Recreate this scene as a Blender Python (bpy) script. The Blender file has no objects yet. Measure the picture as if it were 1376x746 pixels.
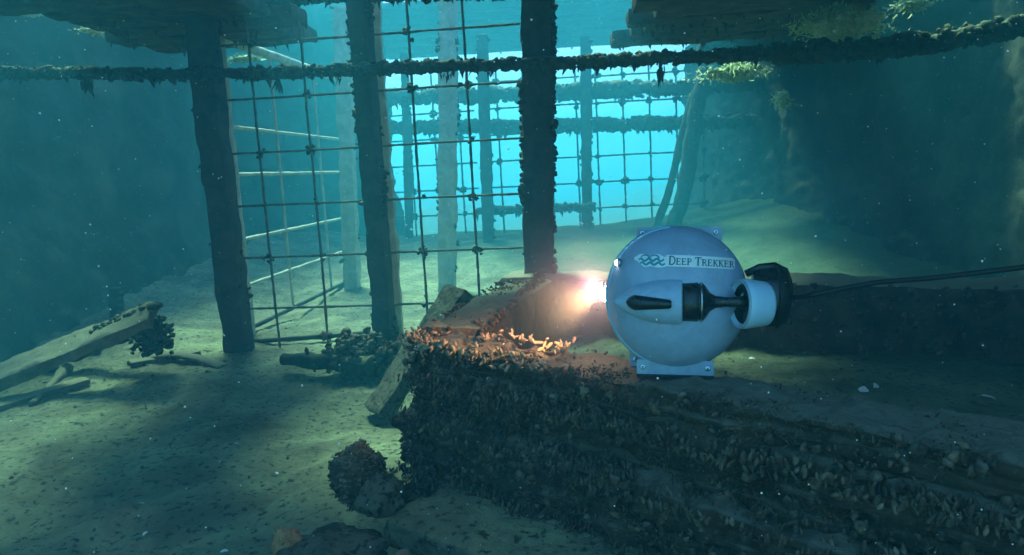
import bpy, math, random
import numpy as np
from mathutils import Matrix, Vector

# ------------------------------------------------------------------ camera, world, sun, exposure
sc = bpy.context.scene
C = sc.collection
FPX, CAMH = 983.0, 1.05
PIT = math.atan((373 - 230) / FPX); ROL = math.radians(3.0)
F_ = np.array([0, math.cos(PIT), -math.sin(PIT)]); U0 = np.array([0, math.sin(PIT), math.cos(PIT)]); R0 = np.array([1.0, 0, 0])
R_ = math.cos(ROL) * R0 - math.sin(ROL) * U0
U_ = math.sin(ROL) * R0 + math.cos(ROL) * U0
CAM = np.array([0, 0, CAMH])
cd = bpy.data.cameras.new('camera'); cam = bpy.data.objects.new('camera', cd); C.objects.link(cam); sc.camera = cam
M4 = Matrix([[R_[i], U_[i], -F_[i], CAM[i]] for i in range(3)] + [[0, 0, 0, 1]])
cam.matrix_world = M4
cd.sensor_width = 36; cd.lens = 36 * FPX / 1376; cd.clip_start = 0.02; cd.clip_end = 400

w = bpy.data.worlds.new("World"); sc.world = w; w.use_nodes = True
nt = w.node_tree; nt.nodes.clear()
SUN_EL, SUN_AZ = math.radians(60), math.radians(-24)      # azimuth clockwise from +Y
sky = nt.nodes.new('ShaderNodeTexSky'); sky.sky_type = 'NISHITA'; sky.sun_disc = False
sky.sun_elevation = SUN_EL; sky.sun_rotation = SUN_AZ
tint = nt.nodes.new('ShaderNodeMix'); tint.data_type = 'RGBA'; tint.blend_type = 'MULTIPLY'; tint.inputs[0].default_value = 1
tint.inputs[7].default_value = (0.62, 0.78, 0.98, 1)      # daylight after metres of green-blue lake water
bg = nt.nodes.new('ShaderNodeBackground'); bg.inputs[1].default_value = 0.13
wo = nt.nodes.new('ShaderNodeOutputWorld')
nt.links.new(sky.outputs[0], tint.inputs[6]); nt.links.new(tint.outputs[2], bg.inputs[0]); nt.links.new(bg.outputs[0], wo.inputs[0])

sl = bpy.data.lights.new('sun', 'SUN'); so = bpy.data.objects.new('sun', sl); C.objects.link(so)
sl.energy = 5.0; sl.angle = math.radians(18.0); sl.color = (0.56, 1.0, 0.70)
sd = Vector((math.sin(SUN_AZ) * math.cos(SUN_EL), math.cos(SUN_AZ) * math.cos(SUN_EL), math.sin(SUN_EL)))
so.rotation_euler = sd.to_track_quat('Z', 'Y').to_euler(); so.location = sd * 20

sc.view_settings.view_transform = 'Standard'; sc.view_settings.look = 'None'
sc.view_settings.exposure = 1.66; sc.view_settings.gamma = 1.0
sc.render.engine = 'CYCLES'
sc.cycles.use_denoising = True
sc.cycles.volume_bounces = 1; sc.cycles.max_bounces = 5; sc.cycles.diffuse_bounces = 2
sc.cycles.glossy_bounces = 2; sc.cycles.transmission_bounces = 3; sc.cycles.sample_clamp_indirect = 4

# ------------------------------------------------------------------ geometry helpers
rng = np.random.default_rng(7); random.seed(7)
YAW = math.radians(6.0)
DV = np.array([math.sin(YAW), math.cos(YAW), 0]); DU = np.array([math.cos(YAW), -math.sin(YAW), 0]); DZ = np.array([0, 0, 1.0])
def S(u, v, z): return DU * u + DV * v + DZ * z           # frame of the sunken structure
def ray(px, py): return F_ + (px - 688) / FPX * R_ - (py - 373) / FPX * U_
def PV(px, py, v): d = ray(px, py); return CAM + d * (v / (d @ DV))
def PY(px, py, y): d = ray(px, py); return CAM + d * (y / d[1])
def PZ(px, py, z): d = ray(px, py); return CAM + d * ((z - CAMH) / d[2])
def UZ(px, py, v): q = PV(px, py, v); return float(q @ DU), float(q[2])

def hsh(ix, iy, iz, s):
    h = (ix * 374761393 + iy * 668265263 + iz * 2147483647 + s * 974634777) & 0xffffffff
    h = ((h ^ (h >> 13)) * 1274126177) & 0xffffffff
    return ((h ^ (h >> 16)) & 0xffff) / 32767.5 - 1
def vn(p, s=0):
    p = np.asarray(p, float); i = np.floor(p).astype(np.int64); f = p - i; f = f * f * (3 - 2 * f)
    r = 0
    for a in (0, 1):
        for b in (0, 1):
            for c in (0, 1):
                wgt = (f[:, 0] if a else 1 - f[:, 0]) * (f[:, 1] if b else 1 - f[:, 1]) * (f[:, 2] if c else 1 - f[:, 2])
                r = r + wgt * hsh(i[:, 0] + a, i[:, 1] + b, i[:, 2] + c, s)
    return r
def fbm(p, o=4, s=0):
    p = np.asarray(p, float); r = 0; a = .5
    for k in range(o): r = r + a * vn(p * 2 ** k + 17.3 * k, s + k); a *= .5
    return r

class MB:
    def __init__(s): s.v = []; s.f = {3: [], 4: []}; s.n = 0
    def add(s, v, f):
        v = np.asarray(v, float)
        if len(v) == 0: return s
        if isinstance(f, np.ndarray): s.f[f.shape[1]].append(f + s.n)
        else:
            for k in (3, 4):
                g = [x for x in f if len(x) == k]
                if g: s.f[k].append(np.array(g) + s.n)
        s.v.append(v); s.n += len(v); return s
    def arrays(s):
        v = np.concatenate(s.v)
        t = np.concatenate(s.f[3]) if s.f[3] else np.zeros((0, 3), int)
        q = np.concatenate(s.f[4]) if s.f[4] else np.zeros((0, 4), int)
        return v, t, q
ORG = {}
def obj(name, mb, mat, parent=None, org=None, smooth=True, kind=None):
    v, t, q = mb.arrays()
    if parent is not None: org = ORG[parent.name]
    elif org is None: org = np.array([(v[:, 0].min() + v[:, 0].max()) / 2, (v[:, 1].min() + v[:, 1].max()) / 2, v[:, 2].min()])
    me = bpy.data.meshes.new(name)
    me.vertices.add(len(v)); me.vertices.foreach_set('co', (v - org).astype(np.float32).ravel())
    nl = len(t) * 3 + len(q) * 4
    me.loops.add(nl); me.loops.foreach_set('vertex_index', np.concatenate([t.ravel(), q.ravel()]).astype(np.int32))
    me.polygons.add(len(t) + len(q))
    me.polygons.foreach_set('loop_start', np.concatenate([np.arange(len(t)) * 3, len(t) * 3 + np.arange(len(q)) * 4]).astype(np.int32))
    me.polygons.foreach_set('use_smooth', np.full(len(t) + len(q), smooth))
    me.update(calc_edges=True); me.validate()
    if mat: me.materials.append(mat)
    o = bpy.data.objects.new(name, me); C.objects.link(o)
    if parent is not None: o.parent = parent
    else: o.location = org
    ORG[o.name] = org
    if kind: o['kind'] = kind
    return o
def tag(o, label=None, cat=None, group=None, kind=None):
    if label: o['label'] = label
    if cat: o['category'] = cat
    if group: o['group'] = group
    if kind: o['kind'] = kind
    return o
def empty(name, loc, label=None, cat=None, group=None):
    o = bpy.data.objects.new(name, None); C.objects.link(o); o.location = loc; o.empty_display_size = .1
    ORG[o.name] = np.asarray(loc, float)
    return tag(o, label, cat, group)

def nrm(a): a = np.asarray(a, float); return a / (np.linalg.norm(a) + 1e-12)
def tube(path, rad, seg=10, rough=0, freq=20, seed=0, cap=True, squash=None):
    P = np.asarray(path, float); n = len(P); rad = np.broadcast_to(rad, (n,)) if np.ndim(rad) < 2 else rad
    T = np.gradient(P, axis=0); T /= np.linalg.norm(T, axis=1)[:, None] + 1e-12
    ref = np.array([0, 0, 1.0]) if abs(T[0][2]) < .9 else np.array([0, 1.0, 0])
    A = np.cross(T, ref); A /= np.linalg.norm(A, axis=1)[:, None] + 1e-12; B = np.cross(A, T)
    th = np.arange(seg) * 2 * math.pi / seg
    if squash is None: squash = (1, 1)
    off = A[:, None] * np.cos(th)[None, :, None] * squash[0] + B[:, None] * np.sin(th)[None, :, None] * squash[1]
    rr = np.asarray(rad)[:, None] * np.ones(seg)
    V = P[:, None] + off * rr[..., None]
    if rough:
        nz = fbm(V.reshape(-1, 3) * freq, 4, seed).reshape(n, seg)
        V = P[:, None] + off * (rr * (1 + rough * nz * 2))[..., None]
    i = np.arange(n - 1)[:, None] * seg; j = np.arange(seg)[None]; j2 = (j + 1) % seg
    Q = np.stack([i + j, i + seg + j, i + seg + j2, i + j2], -1).reshape(-1, 4)
    V = V.reshape(-1, 3); mbf = [Q]
    if cap:
        V = np.concatenate([V, [P[0], P[-1]]]); a = n * seg; e = (n - 1) * seg; J = np.arange(seg); J2 = (J + 1) % seg
        return V, Q, np.concatenate([np.stack([np.full(seg, a), J, J2], -1), np.stack([np.full(seg, a + 1), e + J2, e + J], -1)])
    return V, Q, np.zeros((0, 3), int)
def addtube(mb, *a, **k):
    V, Q, T = tube(*a, **k); n = mb.n
    mb.add(V, Q)
    if len(T): mb.f[3].append(T + n)
    return mb
def line(a, b, n): t = np.linspace(0, 1, n)[:, None]; return np.asarray(a)[None] * (1 - t) + np.asarray(b)[None] * t
def addbox(mb, p0, p1, w, h, nl=10, nw=3, nh=3, rough=0.0, freq=8, seed=0, rnd=.15, up=(0, 0, 1), sag=0, ridges=0, fn=None):
    """box whose axis runs p0 -> p1 (axis in the middle of the section); rounded edges and worn surface"""
    p0 = np.asarray(p0, float); p1 = np.asarray(p1, float); L = np.linalg.norm(p1 - p0); X = (p1 - p0) / L
    Y = nrm(np.cross(np.asarray(up, float), X)); Z = np.cross(X, Y)
    def face(ax, sgn, na, nb):
        oth = [k for k in range(3) if k != ax]
        a, b = np.meshgrid(np.linspace(-1, 1, na + 1), np.linspace(-1, 1, nb + 1), indexing='ij')
        c = np.zeros((na + 1, nb + 1, 3)); c[..., ax] = sgn; c[..., oth[0]] = a; c[..., oth[1]] = b
        i = np.arange(na)[:, None] * (nb + 1) + np.arange(nb)[None]
        q = np.stack([i, i + nb + 1, i + nb + 2, i + 1], -1).reshape(-1, 4)
        flip = (sgn > 0) ^ (ax == 1)
        if not flip: q = q[:, ::-1]
        return c.reshape(-1, 3), q
    N = (nl, nw, nh); half = np.array([L / 2, w / 2, h / 2]); r = rnd * min(w, h)
    for ax in range(3):
        o = [k for k in range(3) if k != ax]
        for sgn in (-1, 1):
            c, q = face(ax, sgn, N[o[0]], N[o[1]])
            p = c * half; inner = half - r; qd = np.clip(p, -inner, inner); d = p - qd
            ln = np.linalg.norm(d, axis=1)[:, None]; d = np.where(ln > 1e-9, d / np.maximum(ln, 1e-9), 0); p = qd + d * r
            W = (p0 + p1) / 2 + p[:, :1] * X + p[:, 1:2] * Y + p[:, 2:] * Z
            dw = d[:, :1] * X + d[:, 1:2] * Y + d[:, 2:] * Z
            if rough:
                amp = fbm(W * freq, 4, seed)
                if ridges:
                    g = np.stack([p[:, 0] * 3, p[:, 1] * 30, p[:, 2] * ridges], 1); amp = amp + .8 * fbm(g, 3, seed + 9) * (1 - .75 * np.abs(d[:, 2]))
                W = W + dw * (amp * rough * 2)[:, None]
            if sag: W[:, 2] -= sag * (1 - (p[:, 0] / half[0]) ** 2)
            if fn is not None: W = fn(W, p, dw)
            mb.add(W, q)
    return mb

def templ_shell():
    # a closed mussel: pointed at the hinge, swollen, 6 stations x 6
    st = [(-1, .02, .02), (-.7, .28, .22), (-.2, .5, .36), (.4, .52, .34), (.85, .34, .2), (1, .05, .04)]
    v = []; f = []
    for x, a, b in st:
        for k in range(6):
            t = k * math.pi / 3; v.append((x, a * math.cos(t), b * math.sin(t)))
    for i in range(5):
        for k in range(6): f.append((i * 6 + k, i * 6 + (k + 1) % 6, (i + 1) * 6 + (k + 1) % 6, (i + 1) * 6 + k))
    return np.array(v), np.array(f)
def templ_tuft():
    # a soft drooping strand of growth, local -Z is the tip
    v = []; f = []
    for i, (z, r) in enumerate([(.1, .55), (-.25, .6), (-.6, .38), (-1, .08)]):
        for k in range(5):
            t = k * 2 * math.pi / 5; v.append((r * math.cos(t), r * .7 * math.sin(t), z))
    for i in range(3):
        for k in range(5): f.append((i * 5 + k, (i + 1) * 5 + k, (i + 1) * 5 + (k + 1) % 5, i * 5 + (k + 1) % 5))
    return np.array(v), np.array(f)
def templ_blob():
    v = []; f = []
    for i, (z, r) in enumerate([(-1, .1), (-.6, .8), (0, 1), (.6, .8), (1, .1)]):
        for k in range(6):
            t = k * math.pi / 3 + i * .4; v.append((r * math.cos(t), r * math.sin(t), z))
    for i in range(4):
        for k in range(6): f.append((i * 6 + k, i * 6 + (k + 1) % 6, (i + 1) * 6 + (k + 1) % 6, (i + 1) * 6 + k))
    return np.array(v), np.array(f)
TF = (np.array([(-1, 0, 0), (1, 0, 0), (-.9, .25, -.5), (.8, .2, -.5), (-.4, .1, -1), (.3, .1, -1)], float), np.array([(0, 1, 3, 2), (2, 3, 5, 4)]))
TS, TT, TB = templ_shell(), templ_tuft(), templ_blob()
def scatter(mb, T, pts, size, frames=None, stretch=None, jit=.25):
    """many copies of a template joined; frames (n,3,3) columns are the local axes"""
    v, f = T; n = len(pts)
    if n == 0: return mb
    if frames is None: frames = randrot(n)
    sc_ = np.broadcast_to(np.asarray(size, float).reshape(-1, 1), (n, 3)).copy()
    if stretch is not None: sc_ = sc_ * stretch
    loc = v[None] * sc_[:, None] * (1 + jit * rng.uniform(-1, 1, (n, len(v), 1)))
    W = np.einsum('nij,nkj->nki', frames, loc) + np.asarray(pts)[:, None]
    Fq = f[None] + (np.arange(n) * len(v))[:, None, None]
    return mb.add(W.reshape(-1, 3), Fq.reshape(-1, f.shape[1]))
def randrot(n):
    q = rng.normal(size=(n, 4)); q /= np.linalg.norm(q, axis=1)[:, None]; w_, x, y, z = q.T
    return np.stack([np.stack([1 - 2 * (y * y + z * z), 2 * (x * y - z * w_), 2 * (x * z + y * w_)], 1),
                     np.stack([2 * (x * y + z * w_), 1 - 2 * (x * x + z * z), 2 * (y * z - x * w_)], 1),
                     np.stack([2 * (x * z - y * w_), 2 * (y * z + x * w_), 1 - 2 * (x * x + y * y)], 1)], 1)
def upright(n, tilt=.3):
    R = np.zeros((n, 3, 3)); z = np.stack([rng.normal(0, tilt, n), rng.normal(0, tilt, n), np.ones(n)], 1); z /= np.linalg.norm(z, axis=1)[:, None]
    a = rng.uniform(0, 6.28, n); x = np.stack([np.cos(a), np.sin(a), 0 * a], 1); y = np.cross(z, x); y /= np.linalg.norm(y, axis=1)[:, None]; x = np.cross(y, z)
    R[:, :, 0] = x; R[:, :, 1] = y; R[:, :, 2] = z; return R

# ------------------------------------------------------------------ materials
def mat(name): 
    m = bpy.data.materials.new(name); m.use_nodes = True; t = m.node_tree
    b = t.nodes['Principled BSDF']; return m, t, b
def ramp(t, src, stops):
    r = t.nodes.new('ShaderNodeValToRGB'); e = r.color_ramp.elements
    e[0].position, e[0].color = stops[0][0], (*stops[0][1], 1); e[1].position, e[1].color = stops[-1][0], (*stops[-1][1], 1)
    for p, c in stops[1:-1]: x = e.new(p); x.color = (*c, 1)
    t.links.new(src, r.inputs[0]); return r
def noise(t, scale, detail=6, rough=.6, vec=None, dist=0):
    n = t.nodes.new('ShaderNodeTexNoise'); n.inputs['Scale'].default_value = scale; n.inputs['Detail'].default_value = detail
    n.inputs['Roughness'].default_value = rough; n.inputs['Distortion'].default_value = dist
    if vec: t.links.new(vec, n.inputs['Vector'])
    return n
def geo_mat(name, cols, scale, top=None, topamt=(.35, .75), bump=.5, bscale=60, rough=.95, fine=None, bdist=.01, spec=.15):
    """worn natural surface: colour by position noise; silt settled on upward faces (top)"""
    m, t, b = mat(name); g = t.nodes.new('ShaderNodeNewGeometry')
    n1 = noise(t, scale, 8, .65, g.outputs['Position'], .5)
    c = ramp(t, n1.outputs[0], [(.3 + .4 * i / (len(cols) - 1), x) for i, x in enumerate(cols)]).outputs[0]
    if fine:
        n3 = noise(t, fine[0], 3, .6, g.outputs['Position']); mx = t.nodes.new('ShaderNodeMix'); mx.data_type = 'RGBA'
        r3 = ramp(t, n3.outputs[0], [(fine[2], (0, 0, 0)), (fine[3], (1, 1, 1))]); t.links.new(r3.outputs[0], mx.inputs[0])
        t.links.new(c, mx.inputs[6]); mx.inputs[7].default_value = (*fine[1], 1); c = mx.outputs[2]
    if top:
        s = t.nodes.new('ShaderNodeSeparateXYZ'); t.links.new(g.outputs['Normal'], s.inputs[0])
        n2 = noise(t, 14, 5, .6, g.outputs['Position']); a = t.nodes.new('ShaderNodeMath'); a.operation = 'MULTIPLY_ADD'
        t.links.new(n2.outputs[0], a.inputs[0]); a.inputs[1].default_value = .5; t.links.new(s.outputs[2], a.inputs[2])
        mr = t.nodes.new('ShaderNodeMapRange'); t.links.new(a.outputs[0], mr.inputs[0]); mr.inputs[1].default_value = topamt[0] + .25; mr.inputs[2].default_value = topamt[1] + .25
        mx = t.nodes.new('ShaderNodeMix'); mx.data_type = 'RGBA'; t.links.new(mr.outputs[0], mx.inputs[0]); t.links.new(c, mx.inputs[6]); mx.inputs[7].default_value = (*top, 1); c = mx.outputs[2]
    t.links.new(c, b.inputs['Base Color']); b.inputs['Roughness'].default_value = rough; b.inputs['Specular IOR Level'].default_value = spec
    n4 = noise(t, bscale, 8, .7, g.outputs['Position']); bp = t.nodes.new('ShaderNodeBump'); bp.inputs['Strength'].default_value = bump; bp.inputs['Distance'].default_value = bdist
    t.links.new(n4.outputs[0], bp.inputs['Height']); t.links.new(bp.outputs[0], b.inputs['Normal'])
    return m
def plain(name, col, rough=.5, metal=0, spec=.5, emit=None, es=0, bump=0, bs=200, var=0):
    m, t, b = mat(name); b.inputs['Base Color'].default_value = (*col, 1); b.inputs['Roughness'].default_value = rough
    b.inputs['Metallic'].default_value = metal; b.inputs['Specular IOR Level'].default_value = spec
    if emit: b.inputs['Emission Color'].default_value = (*emit, 1); b.inputs['Emission Strength'].default_value = es
    tc = t.nodes.new('ShaderNodeTexCoord'); n = noise(t, bs, 4, .6, tc.outputs['Object'])
    if var:
        n0 = noise(t, 22, 7, .7, tc.outputs['Object'], 1.2)
        cr = ramp(t, n0.outputs[0], [(.30, tuple(c * (1 - var) for c in col)), (.55, col), (.72, tuple(min(1, c * (1 + var * .5)) for c in col))]); t.links.new(cr.outputs[0], b.inputs['Base Color'])
    r = t.nodes.new('ShaderNodeMapRange'); t.links.new(n.outputs[0], r.inputs[0]); r.inputs[3].default_value = max(.02, rough - .08); r.inputs[4].default_value = rough + .1
    t.links.new(r.outputs[0], b.inputs['Roughness'])
    if bump:
        bp = t.nodes.new('ShaderNodeBump'); bp.inputs['Strength'].default_value = bump; bp.inputs['Distance'].default_value = .002
        t.links.new(n.outputs[0], bp.inputs['Height']); t.links.new(bp.outputs[0], b.inputs['Normal'])
    return m
SILT = (.30, .30, .22)
M_silt = geo_mat('lake_silt', [(.12, .115, .075), (.25, .26, .16), (.40, .44, .24)], 3.0, bump=1.0, bscale=24, fine=(38, (.07, .07, .055), .55, .66), bdist=.035)
M_wall = geo_mat('overgrown_wall', [(.03, .033, .025), (.06, .066, .048), (.11, .12, .08)], 1.6, top=(.15, .16, .10), bump=.8, bscale=18, fine=(30, (.13, .14, .10), .62, .72), bdist=.03)
M_timber = geo_mat('rotting_timber', [(.03, .02, .013), (.08, .057, .038), (.15, .11, .07)], 9, top=(.26, .24, .17), topamt=(.45, .8), bump=.9, bscale=70, fine=(60, (.20, .17, .12), .62, .75))
M_siltw = geo_mat('silted_timber', [(.06, .05, .035), (.12, .10, .07), (.20, .175, .12)], 9, top=(.26, .26, .17), topamt=(.4, .8), bump=.7, bscale=50)
M_crib = geo_mat('encrusted_timber', [(.03, .021, .014), (.075, .054, .036), (.14, .105, .07)], 12, top=(.22, .20, .145), topamt=(.66, .95), bump=1.0, bscale=60, fine=(70, (.19, .15, .10), .58, .72), bdist=.015)
M_silldk = geo_mat('silted_dark_timber', [(.05, .047, .036), (.12, .115, .085), (.20, .19, .14)], 14, bump=1.0, bscale=60, fine=(50, (.03, .027, .02), .52, .64), bdist=.02)
M_mussel = geo_mat('encrusting_mussels', [(.014, .010, .007), (.075, .052, .033), (.30, .22, .14)], 28, top=(.17, .15, .10), topamt=(.55, 1.0), bump=.3, bscale=150, rough=.8, spec=.3)
M_wire = geo_mat('silted_wire', [(.06, .062, .05), (.12, .125, .10), (.22, .23, .18)], 18, bump=.5, bscale=80)
M_growth = geo_mat('dark_growth', [(.02, .022, .018), (.05, .055, .04), (.10, .105, .07)], 25, bump=.6, bscale=90, top=(.14, .15, .09), topamt=(.5, .9))
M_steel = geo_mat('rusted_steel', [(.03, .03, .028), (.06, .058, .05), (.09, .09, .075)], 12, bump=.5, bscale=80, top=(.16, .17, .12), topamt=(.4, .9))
M_pale = geo_mat('pale_sunlit_steel', [(.28, .30, .25), (.42, .45, .36), (.58, .60, .48)], 10, bump=.5, bscale=60)  # lighter copy of the steel, sunlight and haze put into the colour
M_algae = geo_mat('pale_green_algae', [(.16, .20, .08), (.34, .40, .16), (.50, .55, .25)], 30, bump=.6, bscale=90)
M_bright = geo_mat('sunlit_pale_algae', [(.55, .60, .30), (.72, .76, .45), (.85, .86, .62)], 30, bump=.5, bscale=90)  # paler copy of the algae colour with the sun's brightness put in
M_frond = bpy.data.materials.new('translucent_fronds'); M_frond.use_nodes = True; _t = M_frond.node_tree; _b = _t.nodes['Principled BSDF']; _o = _t.nodes['Material Output']
_b.inputs['Base Color'].default_value = (.45, .52, .18, 1); _b.inputs['Roughness'].default_value = .7
_l = _t.nodes.new('ShaderNodeBsdfTranslucent'); _g = _t.nodes.new('ShaderNodeNewGeometry'); _n = noise(_t, 30, 4, .6, _g.outputs['Position'])
_r = ramp(_t, _n.outputs[0], [(.3, (.42, .50, .22)), (.7, (.82, .84, .55))]); _t.links.new(_r.outputs[0], _l.inputs['Color'])
_m = _t.nodes.new('ShaderNodeMixShader'); _m.inputs[0].default_value = .6; _t.links.new(_b.outputs[0], _m.inputs[1]); _t.links.new(_l.outputs[0], _m.inputs[2]); _t.links.new(_m.outputs[0], _o.inputs['Surface'])
M_shell = plain('bleached_shell', (.88, .87, .82), .45, bump=.4)
M_tan = geo_mat('tan_mussels', [(.18, .12, .07), (.36, .25, .15), (.55, .42, .28)], 60, bump=.3, bscale=160, rough=.6, spec=.4)  # lighter copy of the mussel colour for the lamp-lit edge, glow put in
M_rust = geo_mat('orange_sponge', [(.20, .09, .04), (.42, .22, .10), (.55, .33, .17)], 35, bump=.8, bscale=90)

# darker green put into the silt colour to dim the sunlit bank on the right
_t = M_silt.node_tree; _b = _t.nodes['Principled BSDF']; _src = _b.inputs['Base Color'].links[0].from_socket; _g = _t.nodes.new('ShaderNodeNewGeometry'); _s = _t.nodes.new('ShaderNodeSeparateXYZ')
_t.links.new(_g.outputs['Position'], _s.inputs[0]); _n = noise(_t, 1.3, 5, .6, _g.outputs['Position']); _a = _t.nodes.new('ShaderNodeMath'); _a.operation = 'MULTIPLY_ADD'; _a.inputs[1].default_value = 1.6
_t.links.new(_n.outputs[0], _a.inputs[0]); _y = _t.nodes.new('ShaderNodeMath'); _y.operation = 'MULTIPLY_ADD'; _y.inputs[1].default_value = .4; _y.inputs[2].default_value = -2.1; _t.links.new(_s.outputs[1], _y.inputs[0]); _x = _t.nodes.new('ShaderNodeMath'); _t.links.new(_s.outputs[0], _x.inputs[0]); _t.links.new(_y.outputs[0], _x.inputs[1]); _t.links.new(_x.outputs[0], _a.inputs[2]); _r = _t.nodes.new('ShaderNodeMapRange'); _t.links.new(_a.outputs[0], _r.inputs[0]); _r.inputs[1].default_value = .7; _r.inputs[2].default_value = 1.9; _r.inputs[4].default_value = .8
_m = _t.nodes.new('ShaderNodeMix'); _m.data_type = 'RGBA'; _t.links.new(_r.outputs[0], _m.inputs[0]); _t.links.new(_src, _m.inputs[6]); _m.inputs[7].default_value = (.075, .125, .065, 1); _t.links.new(_m.outputs[2], _b.inputs['Base Color'])
# ------------------------------------------------------------------ ground
def gz(x, y):
    u = x * DU[0] + y * DU[1]; v = x * DV[0] + y * DV[1]
    z = .42 * np.clip((v - 5.2) / 3.2, 0, 1) ** 1.3 * (1 + .25 * np.tanh((u - 1)))
    z = z + .17 * np.clip((x + .05) / .5, 0, 1) * np.clip((y - 1.3) / .5, 0, 1) * np.clip((4.6 - v) / .5, 0, 1)    # silt heaped inside the timber crib
    z = z - .9 * np.clip((v - 9.2) / 2.5, 0, 1)
    z = z + .10 * np.exp(-((x + 2.2) ** 2 / 1.2 + (y - 4.6) ** 2 / .8)) + .09 * np.exp(-((u + .8) ** 2 / .5 + (v - 4.3) ** 2 / .5))
    z = z + .38 * np.clip((u - 1.2) / 2.2, 0, 1) ** 1.4 * np.clip((v - 4.3) / 1.0, 0, 1)    # silt bank against the right wall
    z = z + .50 * np.clip((-u - 2.6) / 2.0, 0, 1) ** 1.5 * np.clip((v - 4.0) / 1.5, 0, 1)
    z = z - .16 * np.clip((1.7 - y) / .8, 0, 1) * np.exp(-((x + .1) ** 2) / .15)
    return z
def ground_z(x, y):
    x = np.atleast_1d(np.asarray(x, float)); y = np.atleast_1d(np.asarray(y, float))
    p = np.stack([x, y, 0 * x], 1)
    return gz(x, y) + .05 * fbm(p * .9, 3, 3) + .03 * fbm(p * 4, 4, 5) * np.clip(1.5 - y / 20, 0, 1) + (.016 * fbm(p * 14, 3, 8) + .006 * fbm(p * 40, 2, 18)) * (y < 9)
gx = np.concatenate([np.linspace(-45, -6, 40)[:-1], np.linspace(-6, 6, 520), np.linspace(6, 45, 40)[1:]])
gy = np.concatenate([np.linspace(-25, .3, 20)[:-1], .3 + 12 * np.linspace(0, 1, 420) ** 1.5, np.linspace(12.3, 60, 40)[1:]])
X, Y = np.meshgrid(gx, gy, indexing='ij'); Z = ground_z(X.ravel(), Y.ravel())
nx, ny = len(gx), len(gy); ii = np.arange(nx - 1)[:, None] * ny + np.arange(ny - 1)[None]
mb = MB().add(np.stack([X.ravel(), Y.ravel(), Z], 1), np.stack([ii, ii + ny, ii + ny + 1, ii + 1], -1).reshape(-1, 4))
obj('ground', mb, M_silt, org=np.zeros(3), kind='structure')
def gpt(x, y, dz=0): return np.array([x, y, float(ground_z(x, y)[0]) + dz])

# ------------------------------------------------------------------ side walls (hull sides, thickly overgrown)
def wall(name, label, uv, z1, side, seed, lean=.25):
    n, m = 230, 110; L = np.array(uv, float); t = np.linspace(0, 1, n) * (len(L) - 1); i = np.minimum(t.astype(int), len(L) - 2); f = (t - i)[:, None]
    uvp = L[i] * (1 - f) + L[i + 1] * f
    zz = np.linspace(-.3, z1, m)
    A = np.repeat(uvp, m, 0); z = np.tile(zz, n)
    W = DU[None] * (A[:, :1] + side * lean * z[:, None] ** 1.2 * np.sign(1) if False else A[:, :1]) + DV[None] * A[:, 1:2] + DZ[None] * z[:, None]
    d = .07 * fbm(W * [1, 1, 1.6], 4, seed) + .07 * fbm(W * 6, 4, seed + 3) + .03 * fbm(W * 14, 3, seed + 5)
    W = W - DU[None] * (side * (d - lean * (z1 - z) * -.0))[:, None] * 1.0 - DU[None] * side * (lean * np.clip(.9 - z, 0, 1))[:, None]
    ii = np.arange(n - 1)[:, None] * m + np.arange(m - 1)[None]; q = np.stack([ii, ii + m, ii + m + 1, ii + 1], -1).reshape(-1, 4)
    if side < 0: q = q[:, ::-1]
    mb = MB().add(W, q)
    # back skin and top so the wall has real thickness
    B = DU[None] * (A[:, :1] + side * .55) + DV[None] * A[:, 1:2] + DZ[None] * z[:, None]
    mb.add(B, q[:, ::-1].copy())
    tf = np.arange(n - 1) * m + m - 1; mb.f[4].append(np.stack([tf, tf + m, tf + m + n * m, tf + n * m], -1) if side < 0 else np.stack([tf, tf + n * m, tf + m + n * m, tf + m], -1))
    for e in (0, n - 1):
        k = e * m + np.arange(m - 1); mb.f[4].append(np.stack([k, k + 1, k + 1 + n * m, k + n * m], -1))
    o = obj(name, mb, M_wall); tag(o, label, 'wall'); return o
wall('side_wall', 'long dark overgrown wall closing off the right side behind the cable', [(2.75, -1.4), (2.75, 1.6), (2.7, 4), (2.75, 5.6), (2.35, 7.6), (1.75, 9.8), (1.6, 12)], 2.8, 1, 11)  # both side walls run on unseen behind the camera to cut side light
wall('side_wall', 'dim blue-green silted wall filling the left edge behind the fallen planks', [(-3.5, -1.4), (-3.6, 2.0), (-3.9, 5), (-3.8, 8), (-3.0, 11.5)], 4.1, -1, 31)

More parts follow.
